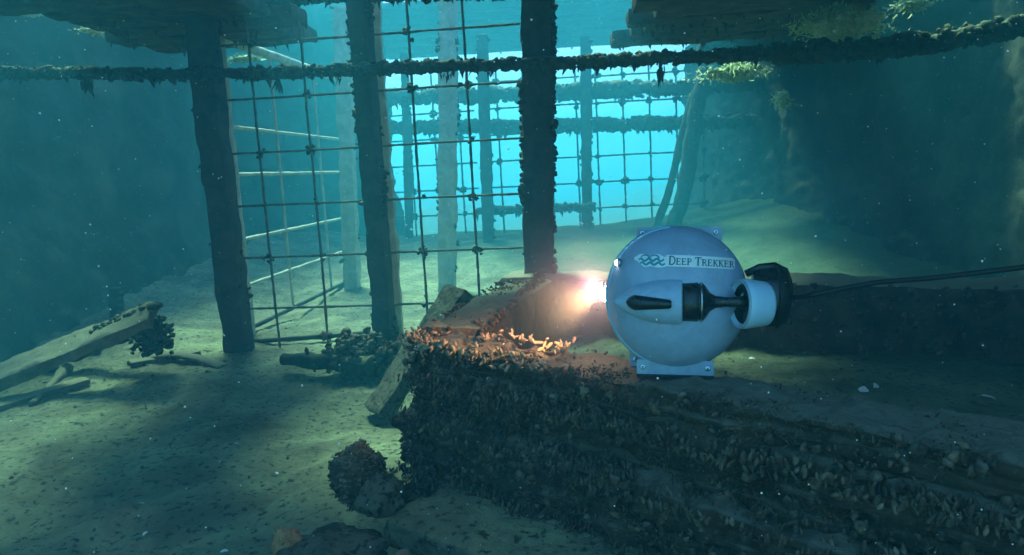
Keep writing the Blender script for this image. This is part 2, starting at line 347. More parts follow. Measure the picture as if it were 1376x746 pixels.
# ------------------------------------------------------------------ roof decks: planks with hanging growth
def hang(mb, pts, lo, hi):
    pts = pts[::4]; n = len(pts); s = rng.uniform(lo, hi, n); st = np.stack([rng.uniform(.35, .8, n), rng.uniform(.35, .8, n), rng.uniform(.7, 1.5, n)], 1)
    return scatter(mb, TT, pts, s, upright(n, .25), st, .2)
def deck(label, us, v0, v1, z, pw=.26, th=.09, gap=.012, drop=0, jag=.12, cat='roof deck'):
    e = empty('roof_deck', S((us[0] + us[1]) / 2, (v0 + v1) / 2, z), label, cat)
    nrow = int((v1 - v0) / pw)
    gm = MB()
    for k in range(nrow):
        v = v1 - (k + .5) * pw
        zz = z + rng.uniform(-.015, .015)
        a = us[0] + rng.uniform(-jag, jag); b = us[1] + rng.uniform(-jag, jag)
        m_ = MB(); addbox(m_, S(a, v, zz), S(b, v, zz - drop), pw - gap, th, 40, 5, 3, .012, 7, k, .2)
        obj('plank', m_, M_timber, e)
        n = int(60 * (b - a)); pu = rng.uniform(a, b, n); pv = v + rng.uniform(-.5, .5, n) * pw
        if k < 4: hang(gm, S(0, 0, 0) + np.outer(pu, DU) + np.outer(pv, DV) + np.array([0, 0, zz - th / 2 + .01]) - np.outer(np.zeros(n), DZ), .018, .05)
    if gm.n: obj('hanging_growth', gm, M_growth, e, kind='stuff')
    return e
deck('near roof deck of broad dark planks, out of view, shading the underwater vehicle and cage front', (-.95, 2.6), .5, 4.12, 2.13)  # unseen roof, its reach shaped to shade the near water
deck('shorter roof deck of dark planks, out of view, shading the silt in the left foreground', (-2.7, -.98), 1.7, 3.52, 2.15)  # unseen roof, its reach shaped for the light on the left silt
deck('short dark hanging deck at the top left, beside the left cage post', (-2.85, -1.7), 3.3, 4.97, 2.02)
deck('dark deck hanging at the top right between the right post and the sunlit algae', (.34, 1.72), 3.3, 5.6, 1.93)
deck('narrow strip of dark deck added out of view at the top right to dim the silt by the rear timber', (1.76, 2.9), 4.75, 5.28, 2.26)  # added out of view to cut the sunlight on the silt below
deck('distant hazy deck added above the far mesh panels to dim the bright water', (-3.4, 3.4), 9.0, 13.6, 3.2, pw=.6, gap=.14)  # added to hold back the bright water above the far mesh
deck('shadowy deck over the right side wall, beyond the ragged sunlit algae', (1.25, 2.8), 5.3, 8.6, 2.22, gap=.012)  # reach shaped to shade the right wall and bank

# ------------------------------------------------------------------ the cage: posts, mesh panels, crossbars
GV = 4.2; CELL = .3115; GU0, GZ0 = -1.891, .2975
def post(label, pts, wd, dp, mtl, seed, growth=260, gside=1, name='post', group=None, sz=(.012, .03)):
    p0, p1 = pts; L = np.linalg.norm(p1 - p0)
    m_ = MB(); addbox(m_, p0, p1, wd, dp, int(60 * L), 4, 4, .010, 9, seed, .12, up=DV)
    o = obj(name, m_, mtl, org=p0); tag(o, label, 'post', group)
    if growth:
        n = int(growth * L); t = rng.uniform(0, 1, n) ** 1.0; side = rng.choice([-1, 1], n); 
        cl = fbm(np.stack([t * L * 3, side * 5.0, np.full(n, seed)], 1), 2, 4); keep = cl + rng.uniform(-.2, .2, n) > .06
        t, side = t[keep], side[keep]; n = len(t)
        q = p0 + np.outer(t, p1 - p0) + np.outer(side * wd / 2, DU) * 1.0 + np.outer(rng.uniform(-.5, .5, n) * dp, DV)
        g = MB(); scatter(g, TB, q, rng.uniform(*sz, n), jit=.4, stretch=rng.uniform(.6, 1.2, (n, 3)))
        obj('growth', g, M_growth, o, kind='stuff')
    return o
def vline(px0, py0, px1, py1, v): return PV(px0, py0, v), PV(px1, py1, v)
def ext(a, b, z0, z1): d = (b - a) / (b[2] - a[2]); return a + d * (z0 - a[2]), a + d * (z1 - a[2])
a, b = vline(278, 100, 323, 480, 4.1); a, b = ext(a, b, -.05, 2.2)
post('dark steel cage post at the left, foot in the silt beside the fallen planks', (a, b), .145, .14, M_steel, 1, 90, sz=(.006, .016))
a, b = vline(490, 100, 518, 440, 4.1); a, b = ext(a, b, -.02, 2.2)
post('dark cage post in the middle, between the left and centre mesh panels', (a, b), .105, .16, M_steel, 2, 260, sz=(.007, .022))
a, b = vline(722, 60, 724, 300, 4.1); a, b = ext(a, b, .0, 2.2)
post('thick encrusted cage post just left of the underwater vehicle', (a, b), .165, .16, M_steel, 3, 420, sz=(.008, .026))

def panel(label, u0, u1, z0, z1, v, us, zs, r=.0076, knots=True, m=None, frame=False, seed=0, name='mesh_panel', kn=(.010, .022)):
    m = m or M_wire
    e = empty(name, S((u0 + u1) / 2, v, z0), label, 'mesh panel')
    km = MB()
    for u in us:
        nn = int((z1 - z0) * 40); P = line(S(u, v, z0), S(u, v, z1), nn); P = P + np.outer(fbm(np.stack([P[:, 2] * 2, P[:, 2] * 0 + u * 7, P[:, 2] * 0], 1), 2, seed) * .008, DU)
        mm = MB(); addtube(mm, P, r, 6, .35, 60, seed); obj('vertical_wire', mm, m, e)
    for z in zs:
        nn = int((u1 - u0) * 40); P = line(S(u0, v + .012, z), S(u1, v + .012, z), nn); P[:, 2] += fbm(P * [2, 2, 1], 2, seed + 4) * .008
        mm = MB(); addtube(mm, P, r, 6, .35, 60, seed + 1); obj('horizontal_wire', mm, m, e)
        if knots:
            for u in us:
                n = int(rng.choice([0, 2, 5, 10, 18])); c = S(u, v, z)
                scatter(km, TB, c + rng.normal(0, .013, (n, 3)), rng.uniform(*kn, n) * .7, jit=.4)
    if km.n: obj('growth', km, M_growth, e, kind='stuff')
    return e
zs = [GZ0 + CELL * k for k in range(0, 6)]
uL = UZ(300, 300, 4.2)[0]; uM = UZ(505, 300, 4.2)[0]; uR = UZ(705, 300, 4.2)[0]
panel('left mesh panel of square wire cells between the left and middle posts', uL - .02, uM, .02, 2.1, GV, [GU0, GU0 + CELL], zs, seed=1)
panel('centre mesh panel of square wire cells between the middle and thick right posts', uM + .02, uR + .03, .10, 2.1, GV, [GU0 + 3 * CELL, GU0 + 4 * CELL + .005], zs, seed=5)
# growth along the centre panel's right edge, pale where the sun catches it
def crossbar(label, path, r, seed, dens=240, hangs=130, v=None, rough=.28, name='crossbar', m=None, lo=.014, hi=.045):
    P = np.asarray(path, float); seglen = np.r_[0, np.cumsum(np.linalg.norm(np.diff(P, axis=0), axis=1))]
    n = int(seglen[-1] * (60 / r) ** .9 * .35) if r > .04 else int(seglen[-1] * 260); t = np.linspace(0, seglen[-1], n); Q = np.stack([np.interp(t, seglen, P[:, k]) for k in range(3)], 1)
    mm = MB(); addtube(mm, Q, r, 14, rough * 1.5, .7 / r, seed); o = obj(name, mm, m or M_growth, org=P[0]); tag(o, label, 'crossbar')
    g = MB(); k = int(seglen[-1] * dens); i = rng.integers(0, n, k); a = rng.uniform(0, 6.28, k)
    scatter(g, TB, Q[i] + np.stack([0 * a, np.cos(a), np.sin(a)], 1) * r * .95, rng.uniform(.004, .016, k) * (r / .026) ** .6, jit=.45, stretch=rng.uniform(.6, 1.3, (k, 3)))
    k = int(seglen[-1] * hangs); i = rng.integers(0, n, k); cl = fbm(Q[i] * 5, 2, seed + 2); ok = cl + rng.uniform(-.25, .25, k) > -.05; i = i[ok]; k = len(i)
    hang(g, Q[i] + np.stack([rng.normal(0, .01, k), rng.normal(0, .015, k), np.full(k, -r * .8)], 1), lo, hi)
    obj('hanging_growth', g, M_growth, o, kind='stuff'); return o
crossbar('long growth-covered crossbar running across the front of all three posts',
         [PV(x, y, 3.98) for x, y in [(-160, 97), (0, 98), (130, 99), (262, 101), (400, 97), (560, 90), (740, 85), (900, 78), (1060, 71)]], .030, 3)
g = MB()
for (x, y, L, wd) in [(118, 112, .07, .035), (374, 112, .065, .012), (889, 98, .07, .03), (300, 108, .03, .03), (205, 108, .03, .04), (600, 102, .035, .035), (660, 100, .03, .03), (455, 106, .035, .03)]:
    n = 14; c = PV(x, y, 3.97); scatter(g, TT, c + rng.normal(0, 1, (n, 3)) * [wd * .4, .01, .01] + [0, 0, .01], rng.uniform(.6, 1.1, n) * L, upright(n, .2), np.stack([rng.uniform(.15, .3, n), rng.uniform(.15, .3, n), rng.uniform(.6, 1.1, n)], 1), .3)
obj('hanging_clumps', g, M_growth, bpy.data.objects['crossbar'], kind='stuff')
crossbar('thick dark crossbar at the upper right running up to the side wall',
         [PV(x, y, 4.15) for x, y in [(1040, 72), (1190, 64), (1290, 50), (1376, 36), (1480, 24)]], .05, 9, hangs=60)
crossbar('upper growth-fringed crossbar at the very top between the posts', [PV(x, y, 4.12) for x, y in [(262, 4), (480, -4), (720, -10)]], .026, 12)

# pale second frame just behind the left panel and the side grid running away from it
e = empty('side_mesh_panel', S(uL, 4.6, 0), 'pale side lattice of bars running back behind the left mesh panel', 'mesh panel')
def bar(name, pts, r, m, parent, seed=0, rough=.2, seg=8):
    P = np.concatenate([line(pts[i], pts[i + 1], 30) for i in range(len(pts) - 1)]); mm = MB(); addtube(mm, P, r, seg, rough, 30, seed); return obj(name, mm, m, parent)
us_ = UZ(324, 300, 4.55)[0]
def SF(v, z): return S(us_, v, z)
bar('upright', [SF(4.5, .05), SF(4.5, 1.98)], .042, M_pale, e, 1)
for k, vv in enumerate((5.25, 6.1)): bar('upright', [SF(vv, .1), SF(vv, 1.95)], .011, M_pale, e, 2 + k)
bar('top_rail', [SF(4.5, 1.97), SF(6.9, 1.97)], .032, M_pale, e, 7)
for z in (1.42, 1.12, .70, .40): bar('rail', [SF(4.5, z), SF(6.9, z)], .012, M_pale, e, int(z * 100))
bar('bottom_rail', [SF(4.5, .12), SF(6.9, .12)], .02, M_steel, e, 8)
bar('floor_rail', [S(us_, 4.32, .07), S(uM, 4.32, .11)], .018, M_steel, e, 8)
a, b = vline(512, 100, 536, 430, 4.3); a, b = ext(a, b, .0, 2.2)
post('slim pale upright added behind the middle cage post as its lit side face', (a, b), .045, .05, M_pale, 8, 0, name='upright_post')  # pale bar added for the lit side face of the middle post

# posts inside the cage, further back
for (x0, y0, x1, y1, v, wd, lab, mt) in [
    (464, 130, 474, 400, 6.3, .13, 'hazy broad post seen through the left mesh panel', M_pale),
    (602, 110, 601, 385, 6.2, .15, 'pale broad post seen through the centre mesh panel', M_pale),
    (650, 120, 656, 300, 8.0, .12, 'far dim post between the pale broad post and the thick front post', M_steel),
    (787, 100, 789, 300, 8.6, .12, 'far dim post behind the mesh to the right of the thick front post', M_steel),
    (545, 120, 550, 300, 8.8, .09, 'thin far post near the middle of the cage, left of the pale broad post', M_steel)]:
    a, b = vline(x0, y0, x1, y1, v); a, b = ext(a, b, -.1, 2.5); post(lab, (a, b), wd, wd, mt, int(x0), 25, name='post')

FV = 9.0; FC = .3115
def ugrid(px0, px1, v): a = UZ(px0, 200, v)[0]; b = UZ(px1, 200, v)[0]; return a, b
a_, b_ = ugrid(508, 640, FV); n_ = int((b_ - a_) / FC)
zf = [.55 + FC * k for k in range(6)]
panel('far mesh panel, faint, seen through the centre cell openings', a_, b_, .3, 2.35, FV, [a_ + .1 + FC * k for k in range(n_ + 1)], zf, .011, kn=(.02, .04), seed=21)
a_, b_ = ugrid(655, 782, FV - .1); n_ = int((b_ - a_) / FC)
panel('far mesh panel behind the thick encrusted post', a_, b_, .3, 2.35, FV - .1, [a_ + .15 + FC * k for k in range(n_ + 1)], zf, .011, kn=(.02, .045), seed=22)
a_, b_ = ugrid(790, 945, FV); n_ = int((b_ - a_) / FC)
panel('far mesh panel above the underwater vehicle, beside the leaning post', a_, b_, .3, 2.35, FV, [a_ + .12 + FC * k for k in range(n_ + 1)], zf, .011, kn=(.02, .05), seed=23)
def fb(lab, pts, v, r, seed): crossbar(lab, [PV(x, y, v) for x, y in pts], r, seed, dens=160, hangs=70, lo=.03, hi=.08)
fb('far upper beam with ragged growth beyond the cage', [(480, 132), (700, 126), (900, 118), (1080, 108)], 8.7, .085, 41)
fb('far middle beam crossing the mesh at mid height', [(500, 172), (700, 170), (950, 164), (1040, 160)], 8.9, .075, 43)
fb('far low beam near the silt beyond the mesh', [(640, 284), (730, 280), (800, 278)], 8.4, .045, 45)
# leaning posts at the right of the far grid
for (x0, y0, x1, y1, v, r, lab) in [(880, 300, 930, 150, 8.2, .045, 'thin crooked leaning pole above the underwater vehicle'),
                                     (903, 300, 948, 120, 8.0, .085, 'thick dark leaning post above the underwater vehicle')]:
    a, b = PV(x0, y0, v), PV(x1, y1, v); d = b - a; P = line(a - d * .25, b + d * .15, 40) + np.outer(np.sin(np.linspace(0, 5, 40)) * .04, DU)
    mm = MB(); addtube(mm, P, r, 10, .3, 8, 5); o = obj('leaning_post', mm, M_growth); tag(o, lab, 'post')

def lump(name, label, c, r, n, mtl, cat, seed, ss=(.008, .02), smt=None):
    u, v = np.meshgrid(np.linspace(0, 2 * math.pi, 37)[:-1], np.linspace(.02, math.pi - .02, 22), indexing='ij')
    d = np.stack([np.cos(u) * np.sin(v), np.sin(u) * np.sin(v), np.cos(v)], -1).reshape(-1, 3)
    V = c + d * r * (1 + .55 * fbm(d * 2.2 + seed, 4, seed))[:, None]
    i = np.arange(36)[:, None] * 22; j = np.arange(21)[None]; i2 = ((np.arange(36) + 1) % 36)[:, None] * 22
    m_ = MB().add(V, np.stack([i + j, i + j + 1, i2 + j + 1, i2 + j], -1).reshape(-1, 4)); o = obj(name, m_, mtl); tag(o, label, cat)
    if n:
        k = rng.integers(0, len(V), n); g = MB(); scatter(g, TS, V[k], rng.uniform(*ss, n), randrot(n), rng.uniform(.7, 1.3, (n, 3)), .2); obj('mussels', g, smt or M_mussel, o, kind='stuff')
    return o
# sunlit algae at the roof gaps; the top left pair is added for glints
def algae(label, pts, v, n, spread, sz=(.02, .05), m=None, name='algae_patch', vs=.08):
    """a mat of growth on a lumpy core with fine strands hanging from it"""
    g = MB(); P = np.array([PV(x, y, v) for x, y in pts])
    c = P.mean(0); r = np.array([max(.02, (P[:, 0].max() - P[:, 0].min()) / 2 + spread), vs, max(.02, (P[:, 2].max() - P[:, 2].min()) / 2 + spread * .35)])
    nu, nv = 48, 26; u, w_ = np.meshgrid(np.linspace(0, 2 * math.pi, nu + 1)[:-1], np.linspace(.02, math.pi - .02, nv), indexing='ij')
    d = np.stack([np.cos(u) * np.sin(w_), np.sin(u) * np.sin(w_), np.cos(w_)], -1).reshape(-1, 3)
    V = c + d * r * .7 * (1 + .9 * fbm(d * 2.5 + v + pts[0][0], 5, 4))[:, None]
    i = np.arange(nu)[:, None] * nv; j = np.arange(nv - 1)[None]; i2 = ((np.arange(nu) + 1) % nu)[:, None] * nv
    g.add(V, np.stack([i + j, i + j + 1, i2 + j + 1, i2 + j], -1).reshape(-1, 4)); o = obj(name, g, m or M_algae); g = MB()
    k = rng.integers(0, len(V), n); s = rng.uniform(*sz, n)
    scatter(g, TT, V[k], s, upright(n, .5), np.stack([rng.uniform(.12, .3, n), rng.uniform(.12, .3, n), rng.uniform(.6, 1.3, n)], 1), .3)
    scatter(g, TB, V[k] + rng.normal(0, .006, (n, 3)), s * .3, jit=.4, stretch=rng.uniform(.6, 1.6, (n, 3)))
    obj('strands', g, m or M_algae, o, kind='stuff'); g = MB(); n = int(n * 3)
    k = rng.integers(0, len(V), n); q = c + (V[k] - c) * rng.uniform(.9, 1.9, (n, 1)); s = rng.uniform(*sz, n) * .8
    scatter(g, TF, q, s * .8, randrot(n), np.stack([rng.uniform(.10, .25, n), np.ones(n), rng.uniform(.8, 1.8, n)], 1), .2)
    obj('fronds', g, M_frond, o, kind='stuff'); return tag(o, label, 'algae')
algae('small bright tuft added for the sun glint in the roof gap at the extreme top left corner', [(28, 14), (50, 17)], 4.4, 60, .03, (.01, .025), M_bright)
algae('small bright tuft added for the sun glint just under the roof gap, second from the top left corner', [(112, 40), (134, 43)], 4.5, 50, .03, (.01, .024), M_bright)
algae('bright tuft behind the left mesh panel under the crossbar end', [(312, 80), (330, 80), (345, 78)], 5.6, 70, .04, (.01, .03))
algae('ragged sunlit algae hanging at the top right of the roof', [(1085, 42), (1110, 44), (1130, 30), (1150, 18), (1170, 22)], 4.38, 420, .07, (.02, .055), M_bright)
algae('pale algae on the roof edge right at the top, right of the ragged patch', [(1215, 4), (1235, 6)], 4.7, 130, .05, (.02, .05))
algae('yellow-green algae ledge above the leaning posts', [(955, 104), (975, 98), (1000, 92), (1020, 96)], 5.9, 260, .07, (.02, .05))
algae('dim algae clump on the side wall below the algae ledge', [(1052, 128), (1052, 140)], 6.4, 90, .06, (.02, .05))

# ------------------------------------------------------------------ the timber crib in the foreground
A0 = PY(545, 452, 2.02); ZT = A0[2]
A1 = PZ(1376, 612, ZT)
dA = nrm((A1 - A0) * [1, 1, 0]); A2 = A1 + dA * .55
nA = np.array([-dA[1], dA[0], 0])          # towards the back
def shellfield(mb, T, n, fn, size, jit=.3, frames=None, stretch=None):
    pts = fn(n); return scatter(mb, T, pts, rng.uniform(*size, len(pts)), frames, stretch, jit)
crib = empty('timber_crib', A0 * [1, 1, 0], 'large encrusted timber stack filling the lower right foreground', 'timber stack')
L_ = np.linalg.norm(A2 - A0); WT = .17
def course(z1, z0, off, start, w_, seed, name='timber', rough=.022):
    rough *= 1.0; h = z1 - z0; c0 = A0 + dA * start + nA * (w_ / 2 + off); c1 = A2 + nA * (w_ / 2 + off)
    c0 = c0 * [1, 1, 0] + DZ * (z1 - h / 2); c1 = c1 * [1, 1, 0] + DZ * (z1 - h / 2)
    m_ = MB(); addbox(m_, c0, c1, w_, h, 260, 28, 30, rough, 11, seed, .12, ridges=70)
    return obj(name, m_, M_crib, crib)
HZ = [ZT - .008, ZT - .115, ZT - .225, ZT - .34]
course(ZT - .012, ZT - .112, 0, .02, WT, 1); course(ZT - .118, ZT - .21, .008, .0, WT - .01, 2); course(ZT - .216, ZT - .36, -.03, -.03, WT + .05, 3, rough=.03)
course(ZT - .37, ZT - .56, -.045, -.02, WT + .07, 4, rough=.035)
# mussel carpet over the front face and top edge
def on_front(n, zlo=-.52, zhi=0.0, out=.012, s0=0, s1=None):
    s = rng.uniform(s0, s1 or L_, n); z = rng.uniform(zlo, zhi, n)
    off = np.where(z < -.36, -.045, np.where(z < -.213, -.03, np.where(z < -.115, .006, 0)))
    return A0 * [1, 1, 0] + np.outer(s, dA) + np.outer(off - out * rng.uniform(0, 1.6, n), nA) + np.outer(ZT + z, DZ)
def front_frames(n, tilt=.55):
    # long axis hangs mostly down, leaning outwards
    d = -DZ[None] * 1 + rng.normal(0, tilt, (n, 1)) * dA[None] - np.abs(rng.normal(.25, .3, (n, 1))) * nA[None]; d /= np.linalg.norm(d, axis=1)[:, None]
    y = np.cross(d, nA[None] + rng.normal(0, .4, (n, 3))); y /= np.linalg.norm(y, axis=1)[:, None]; z = np.cross(d, y)
    return np.stack([d, y, z], 2)
g = MB(); n = 10500; P = on_front(n, out=.005); kp = fbm(P * [9, 9, 26], 3, 6) + rng.uniform(-.25, .25, n) > -.02; P = P[kp]; n = len(P)
near = np.clip(P[:, 1] / 2.0, .5, 1); scatter(g, TS, P, rng.uniform(.0028, .0066, n) * near, front_frames(n, 1.0), rng.uniform(.6, 1.5, (n, 3)), .22)
n = 900; P = on_front(n, out=.012); scatter(g, TB, P, rng.uniform(.005, .013, n), jit=.4, stretch=rng.uniform(.5, 1.3, (n, 3)))
n = 24000; P = on_front(n, out=.008); kp = fbm(P * [7, 7, 16], 3, 66) + rng.uniform(-.25, .25, n) > -.12; P = P[kp]; n = len(P); near = np.clip(P[:, 1] / 2.0, .5, 1)
scatter(g, TT, P, rng.uniform(.006, .018, n) * near, upright(n, .9), np.stack([rng.uniform(.12, .35, n), rng.uniform(.12, .35, n), rng.uniform(.6, 1.3, n)], 1), .35)
# clusters that hang below each ledge
for zc in (-.09, -.2, -.35):
    n = 900; P = on_front(n, zc - .03, zc + .01, .03); scatter(g, TS, P, rng.uniform(.005, .010, n), front_frames(n, .5), rng.uniform(.7, 1.3, (n, 3)), .2)
obj('mussel_carpet', g, M_mussel, crib, kind='stuff')
g = MB(); n = 1500; s = rng.uniform(.25, L_, n); wv = np.abs(rng.normal(0, .03, n)); wv = np.where(rng.random(n) < .45, rng.uniform(0, WT, n), wv)
P = A0 * [1, 1, 0] + np.outer(s, dA) + np.outer(wv, nA) + np.outer(np.full(n, ZT - .004), DZ)
kp = fbm(P * 11, 3, 16) + rng.uniform(-.1, .1, n) > .08; P = P[kp]; n = len(P)
near = np.clip(P[:, 1] / 2.0, .5, 1); scatter(g, TS, P, rng.uniform(.003, .009, n) * near, randrot(n), rng.uniform(.7, 1.3, (n, 3)), .25)
obj('mussel_crust', g, M_mussel, crib, kind='stuff')
# the mussels along the lamp-lit top edge, each one a shell
sm = []
for k in range(5):
    g = MB(); scatter(g, TS, np.zeros((1, 3)), [1.0], np.eye(3)[None], rng.uniform(.85, 1.1, (1, 3)), .16)
    v, t, q = g.arrays(); me = bpy.data.meshes.new('mussel_shell'); me.from_pydata(v.tolist(), [], q.tolist()); me.materials.append(M_tan)
    for p in me.polygons: p.use_smooth = True
    sm.append(me)
for k in range(280):
    if k < 90: s, wv, dz = rng.normal(.03, .035), rng.uniform(-.02, .07), rng.uniform(-.05, .012)
    elif k < 220: s, wv, dz = rng.uniform(.05, .52), rng.normal(0.0, .014), rng.uniform(-.03, .008)
    else: s, wv, dz = rng.uniform(.2, .5), rng.normal(.13, .02), rng.uniform(-.004, .016)
    c = A0 * [1, 1, 0] + dA * s + nA * wv + DZ * (ZT + dz)
    o = bpy.data.objects.new('mussel_shell', sm[k % 5]); C.objects.link(o); o.parent = crib
    o.location = c - ORG[crib.name]; o.rotation_euler = (rng.uniform(-3, 3), rng.uniform(-1.2, 1.2), rng.uniform(-3, 3)); f = rng.uniform(.005, .0125); o.scale = (f, f * rng.uniform(.8, 1.1), f)

# timber running back from the crib's left end, and the rear timber with silt on its top
Bz = ZT + .005
r0 = PZ(565, 446, Bz) ; r1 = PZ(688, 372, Bz - .06)
dB = nrm((r1 - r0) * [1, 1, 0]); nB = np.array([dB[1], -dB[0], 0])
m_ = MB(); addbox(m_, r0 + nB * .05 - DZ * .16 + dB * .12, r1 + nB * .10 - DZ * .17 - dB * 0, .20, .30, 120, 12, 12, .016, 8, 61, .1)
o = obj('side_timber', m_, M_siltw); tag(o, 'brown silted timber running back from the lamp-lit corner towards the rear timber', 'timber')
g = MB(); n = 900; t_ = rng.uniform(0, 1, n); L2 = np.linalg.norm(r1 - r0); P = r0 * [1, 1, 0] + np.outer(t_ * L2, dB) + np.outer(rng.uniform(-.06, .17, n), nB) + np.outer(Bz - .012 - t_ * .06 - rng.uniform(0, .004, n), DZ)
kp = fbm(P * 12, 3, 88) + rng.uniform(-.15, .15, n) > .0; P = P[kp]; n = len(P); scatter(g, TS, P, rng.uniform(.005, .012, n), randrot(n))
n = 700; P = r0 * [1, 1, 0] + np.outer(rng.uniform(.05, 1, n) * L2, dB) + np.outer(np.full(n, .152), nB) + np.outer(Bz - rng.uniform(.02, .3, n), DZ); scatter(g, TB, P, rng.uniform(.004, .012, n), jit=.4)
obj('mussels', g, M_mussel, o, kind='stuff')
c0 = PZ(690, 372, .47); c1 = PZ(1376, 384, .49); ex = nrm(c1 - c0)
m_ = MB(); addbox(m_, c0 - DZ * .25 + nA * .0 - ex * .02 + DV * .15, c1 - DZ * .26 + ex * .9 + DV * .15, .30, .50, 200, 10, 22, .014, 7, 71, .08, ridges=14)
rear = obj('rear_timber', m_, M_timber); tag(rear, 'long near-black timber behind the underwater vehicle with silt on its top', 'timber')
g = MB(); n = 500; s = rng.uniform(0, 2.8, n); P = c0 + np.outer(s, ex) + np.outer(rng.uniform(-.5, 0.0, n), DZ) * 1 - np.outer(np.full(n, .012), DV)
scatter(g, TB, P, rng.uniform(.006, .018, n), jit=.4); obj('growth', g, M_mussel, rear, kind='stuff')

# leaning plank outside the crib corner, slanting up to the rear
p0, p1 = PZ(505, 556, .02), PY(612, 402, 3.35)
m_ = MB(); addbox(m_, p0, p1 + nrm(p1 - p0) * .05, .19, .08, 60, 8, 5, .012, 9, 81, .15)
o = obj('leaning_plank', m_, M_silldk); tag(o, 'silt-dusted plank slanting up behind the corner of the timber stack', 'plank')

# fallen timbers at the left
q0, q1 = PZ(-70, 536, .06), PY(206, 422, 3.75)
m_ = MB(); addbox(m_, q0, q1, .19, .06, 140, 14, 5, .014, 9, 91, .2, up=(.1, -.35, 1), ridges=12)
o = obj('fallen_plank', m_, M_siltw); tag(o, 'long fallen plank at the left, one end raised, lying on the sunlit silt', 'plank')
g = MB(); n = 170; t = rng.uniform(.55, 1, n); P = DV * .06 + q0 + np.outer(t, q1 - q0) + np.outer(np.full(n, .045), DZ) + rng.normal(0, .018, (n, 3)) * [1, 2, .4]
kp = fbm(P * 8, 2, 3) > -.05; scatter(g, TB, P[kp], rng.uniform(.006, .02, kp.sum()), jit=.4); obj('growth', g, M_growth, o, kind='stuff')
q0b, q1b = PZ(60, 490, .10), PY(205, 440, 3.9)
m_ = MB(); addbox(m_, q0b, q1b, .08, .06, 60, 5, 4, .013, 7, 95, .2); o = obj('fallen_plank', m_, M_timber); tag(o, 'narrower dark plank under the raised end of the long fallen plank', 'plank')
g = MB(); c = PY(205, 445, 3.85); n = 260; scatter(g, TB, c - DZ * .03 + rng.normal(0, 1, (n, 3)) * [.045, .03, .05], rng.uniform(.006, .018, n), jit=.45)
n = 60; scatter(g, TT, c + rng.normal(0, 1, (n, 3)) * [.03, .03, .07] - [.05, 0, 0], rng.uniform(.012, .03, n), randrot(n), rng.uniform(.3, 1, (n, 3)))
o = lump('growth_clump', 'shaggy dark clump hanging off the raised end of the fallen plank', c + np.array([-.04, 0, 0]), np.array([.035, .03, .05]), 0, M_growth, 'growth clump', 21)
obj('strands', g, M_growth, o, kind='stuff')
for (a, b, wd, th, sd, lab) in [((-60, 502, .05), (140, 478, .07), .16, .04, 131, 'flat silt-covered plank lying behind the long fallen plank at the left edge'),
                             ((-40, 560, .02), (120, 520, .03), .10, .03, 132, 'flat half-buried plank in front of the long fallen plank at the left edge'),
                             ((176, 505, .03), (270, 488, .03), .09, .035, 133, 'short flat plank on the silt between the fallen plank and the left post')]:
    a, b = PZ(*a), PZ(*b); a[2] = float(ground_z(a[0], a[1])[0]) + th * .35; b[2] = float(ground_z(b[0], b[1])[0]) + th * .35
    m_ = MB(); addbox(m_, a, b, wd, th, 70, 8, 4, .010, 10, sd, .2, ridges=14); tag(obj('flat_plank', m_, M_siltw), lab, 'plank')
s0, s1 = PZ(45, 552, .01), PZ(94, 508, .02); s0[2] = float(ground_z(s0[0], s0[1])[0]) + .008; s1[2] = float(ground_z(s1[0], s1[1])[0]) + .02
m_ = MB(); addtube(m_, line(s0, s1, 30), np.linspace(.018, .030, 30), 10, .3, 12, 4); o = obj('broken_stake', m_, M_siltw); tag(o, 'short stub of wood in the sunlit silt in front of the fallen plank', 'wood piece')
# bowed rib piece with a hollow under it
h0 = PZ(176, 492, .05); h1 = PZ(300, 496, .04); P = line(h0, h1, 40); P[:, 2] += .07 * np.sin(np.linspace(0, math.pi, 40)) ** .8 + .0
m_ = MB(); addtube(m_, P, .028, 10, .3, 10, 3, squash=(1.5, .7)); o = obj('bowed_branch', m_, M_siltw); tag(o, 'low bowed silt-covered branch between the fallen plank and the left post', 'branch')
a, b = PY(158, 420, 5.4), PY(158, 386, 5.4); a, b = ext(a, b, float(ground_z(a[0], a[1])[0]) - .05, b[2])
post('small dark stump standing behind the fallen plank', (a, b + DU * -.02), .07, .07, M_steel, 17, 40, name='stump')
# log with clump at the foot of the middle post
l0, l1 = PZ(382, 482, .10), PZ(500, 492, .10)
m_ = MB(); P = line(l0, l1, 60); addtube(m_, P, np.linspace(.036, .05, 60), 12, .25, 9, 8); o = obj('dark_log', m_, M_growth); tag(o, 'short dark log lying on silt at the foot of the left mesh panel', 'log')
g = MB(); c = PZ(484, 478, .12); n = 500; scatter(g, TB, c + rng.normal(0, 1, (n, 3)) * [.075, .05, .045], rng.uniform(.01, .028, n), jit=.45)
n = 200; scatter(g, TS, c + rng.normal(0, 1, (n, 3)) * [.085, .05, .05], rng.uniform(.012, .024, n))
o = lump('mussel_clump', 'round dark mussel clump on the log by the middle post', c, np.array([.13, .08, .075]), 0, M_growth, 'mussel clump', 23)
obj('mussels', g, M_mussel, o, kind='stuff')

for k, (a, b, h_, lab) in enumerate([((335, 476, 4.75), (448, 418, 5.9), .10, 'hazy sunken beam on the silt behind the left mesh panel, nearer the left post'), ((398, 482, 4.6), (486, 436, 5.5), .12, 'hazy sunken beam on the silt behind the left mesh panel, nearer the middle post')]):
    m_ = MB(); addbox(m_, PY(*a), PY(*b), .12, h_, 50, 6, 5, .012, 8, 120 + k, .15); tag(obj('sunken_beam', m_, M_steel), lab, 'beam')
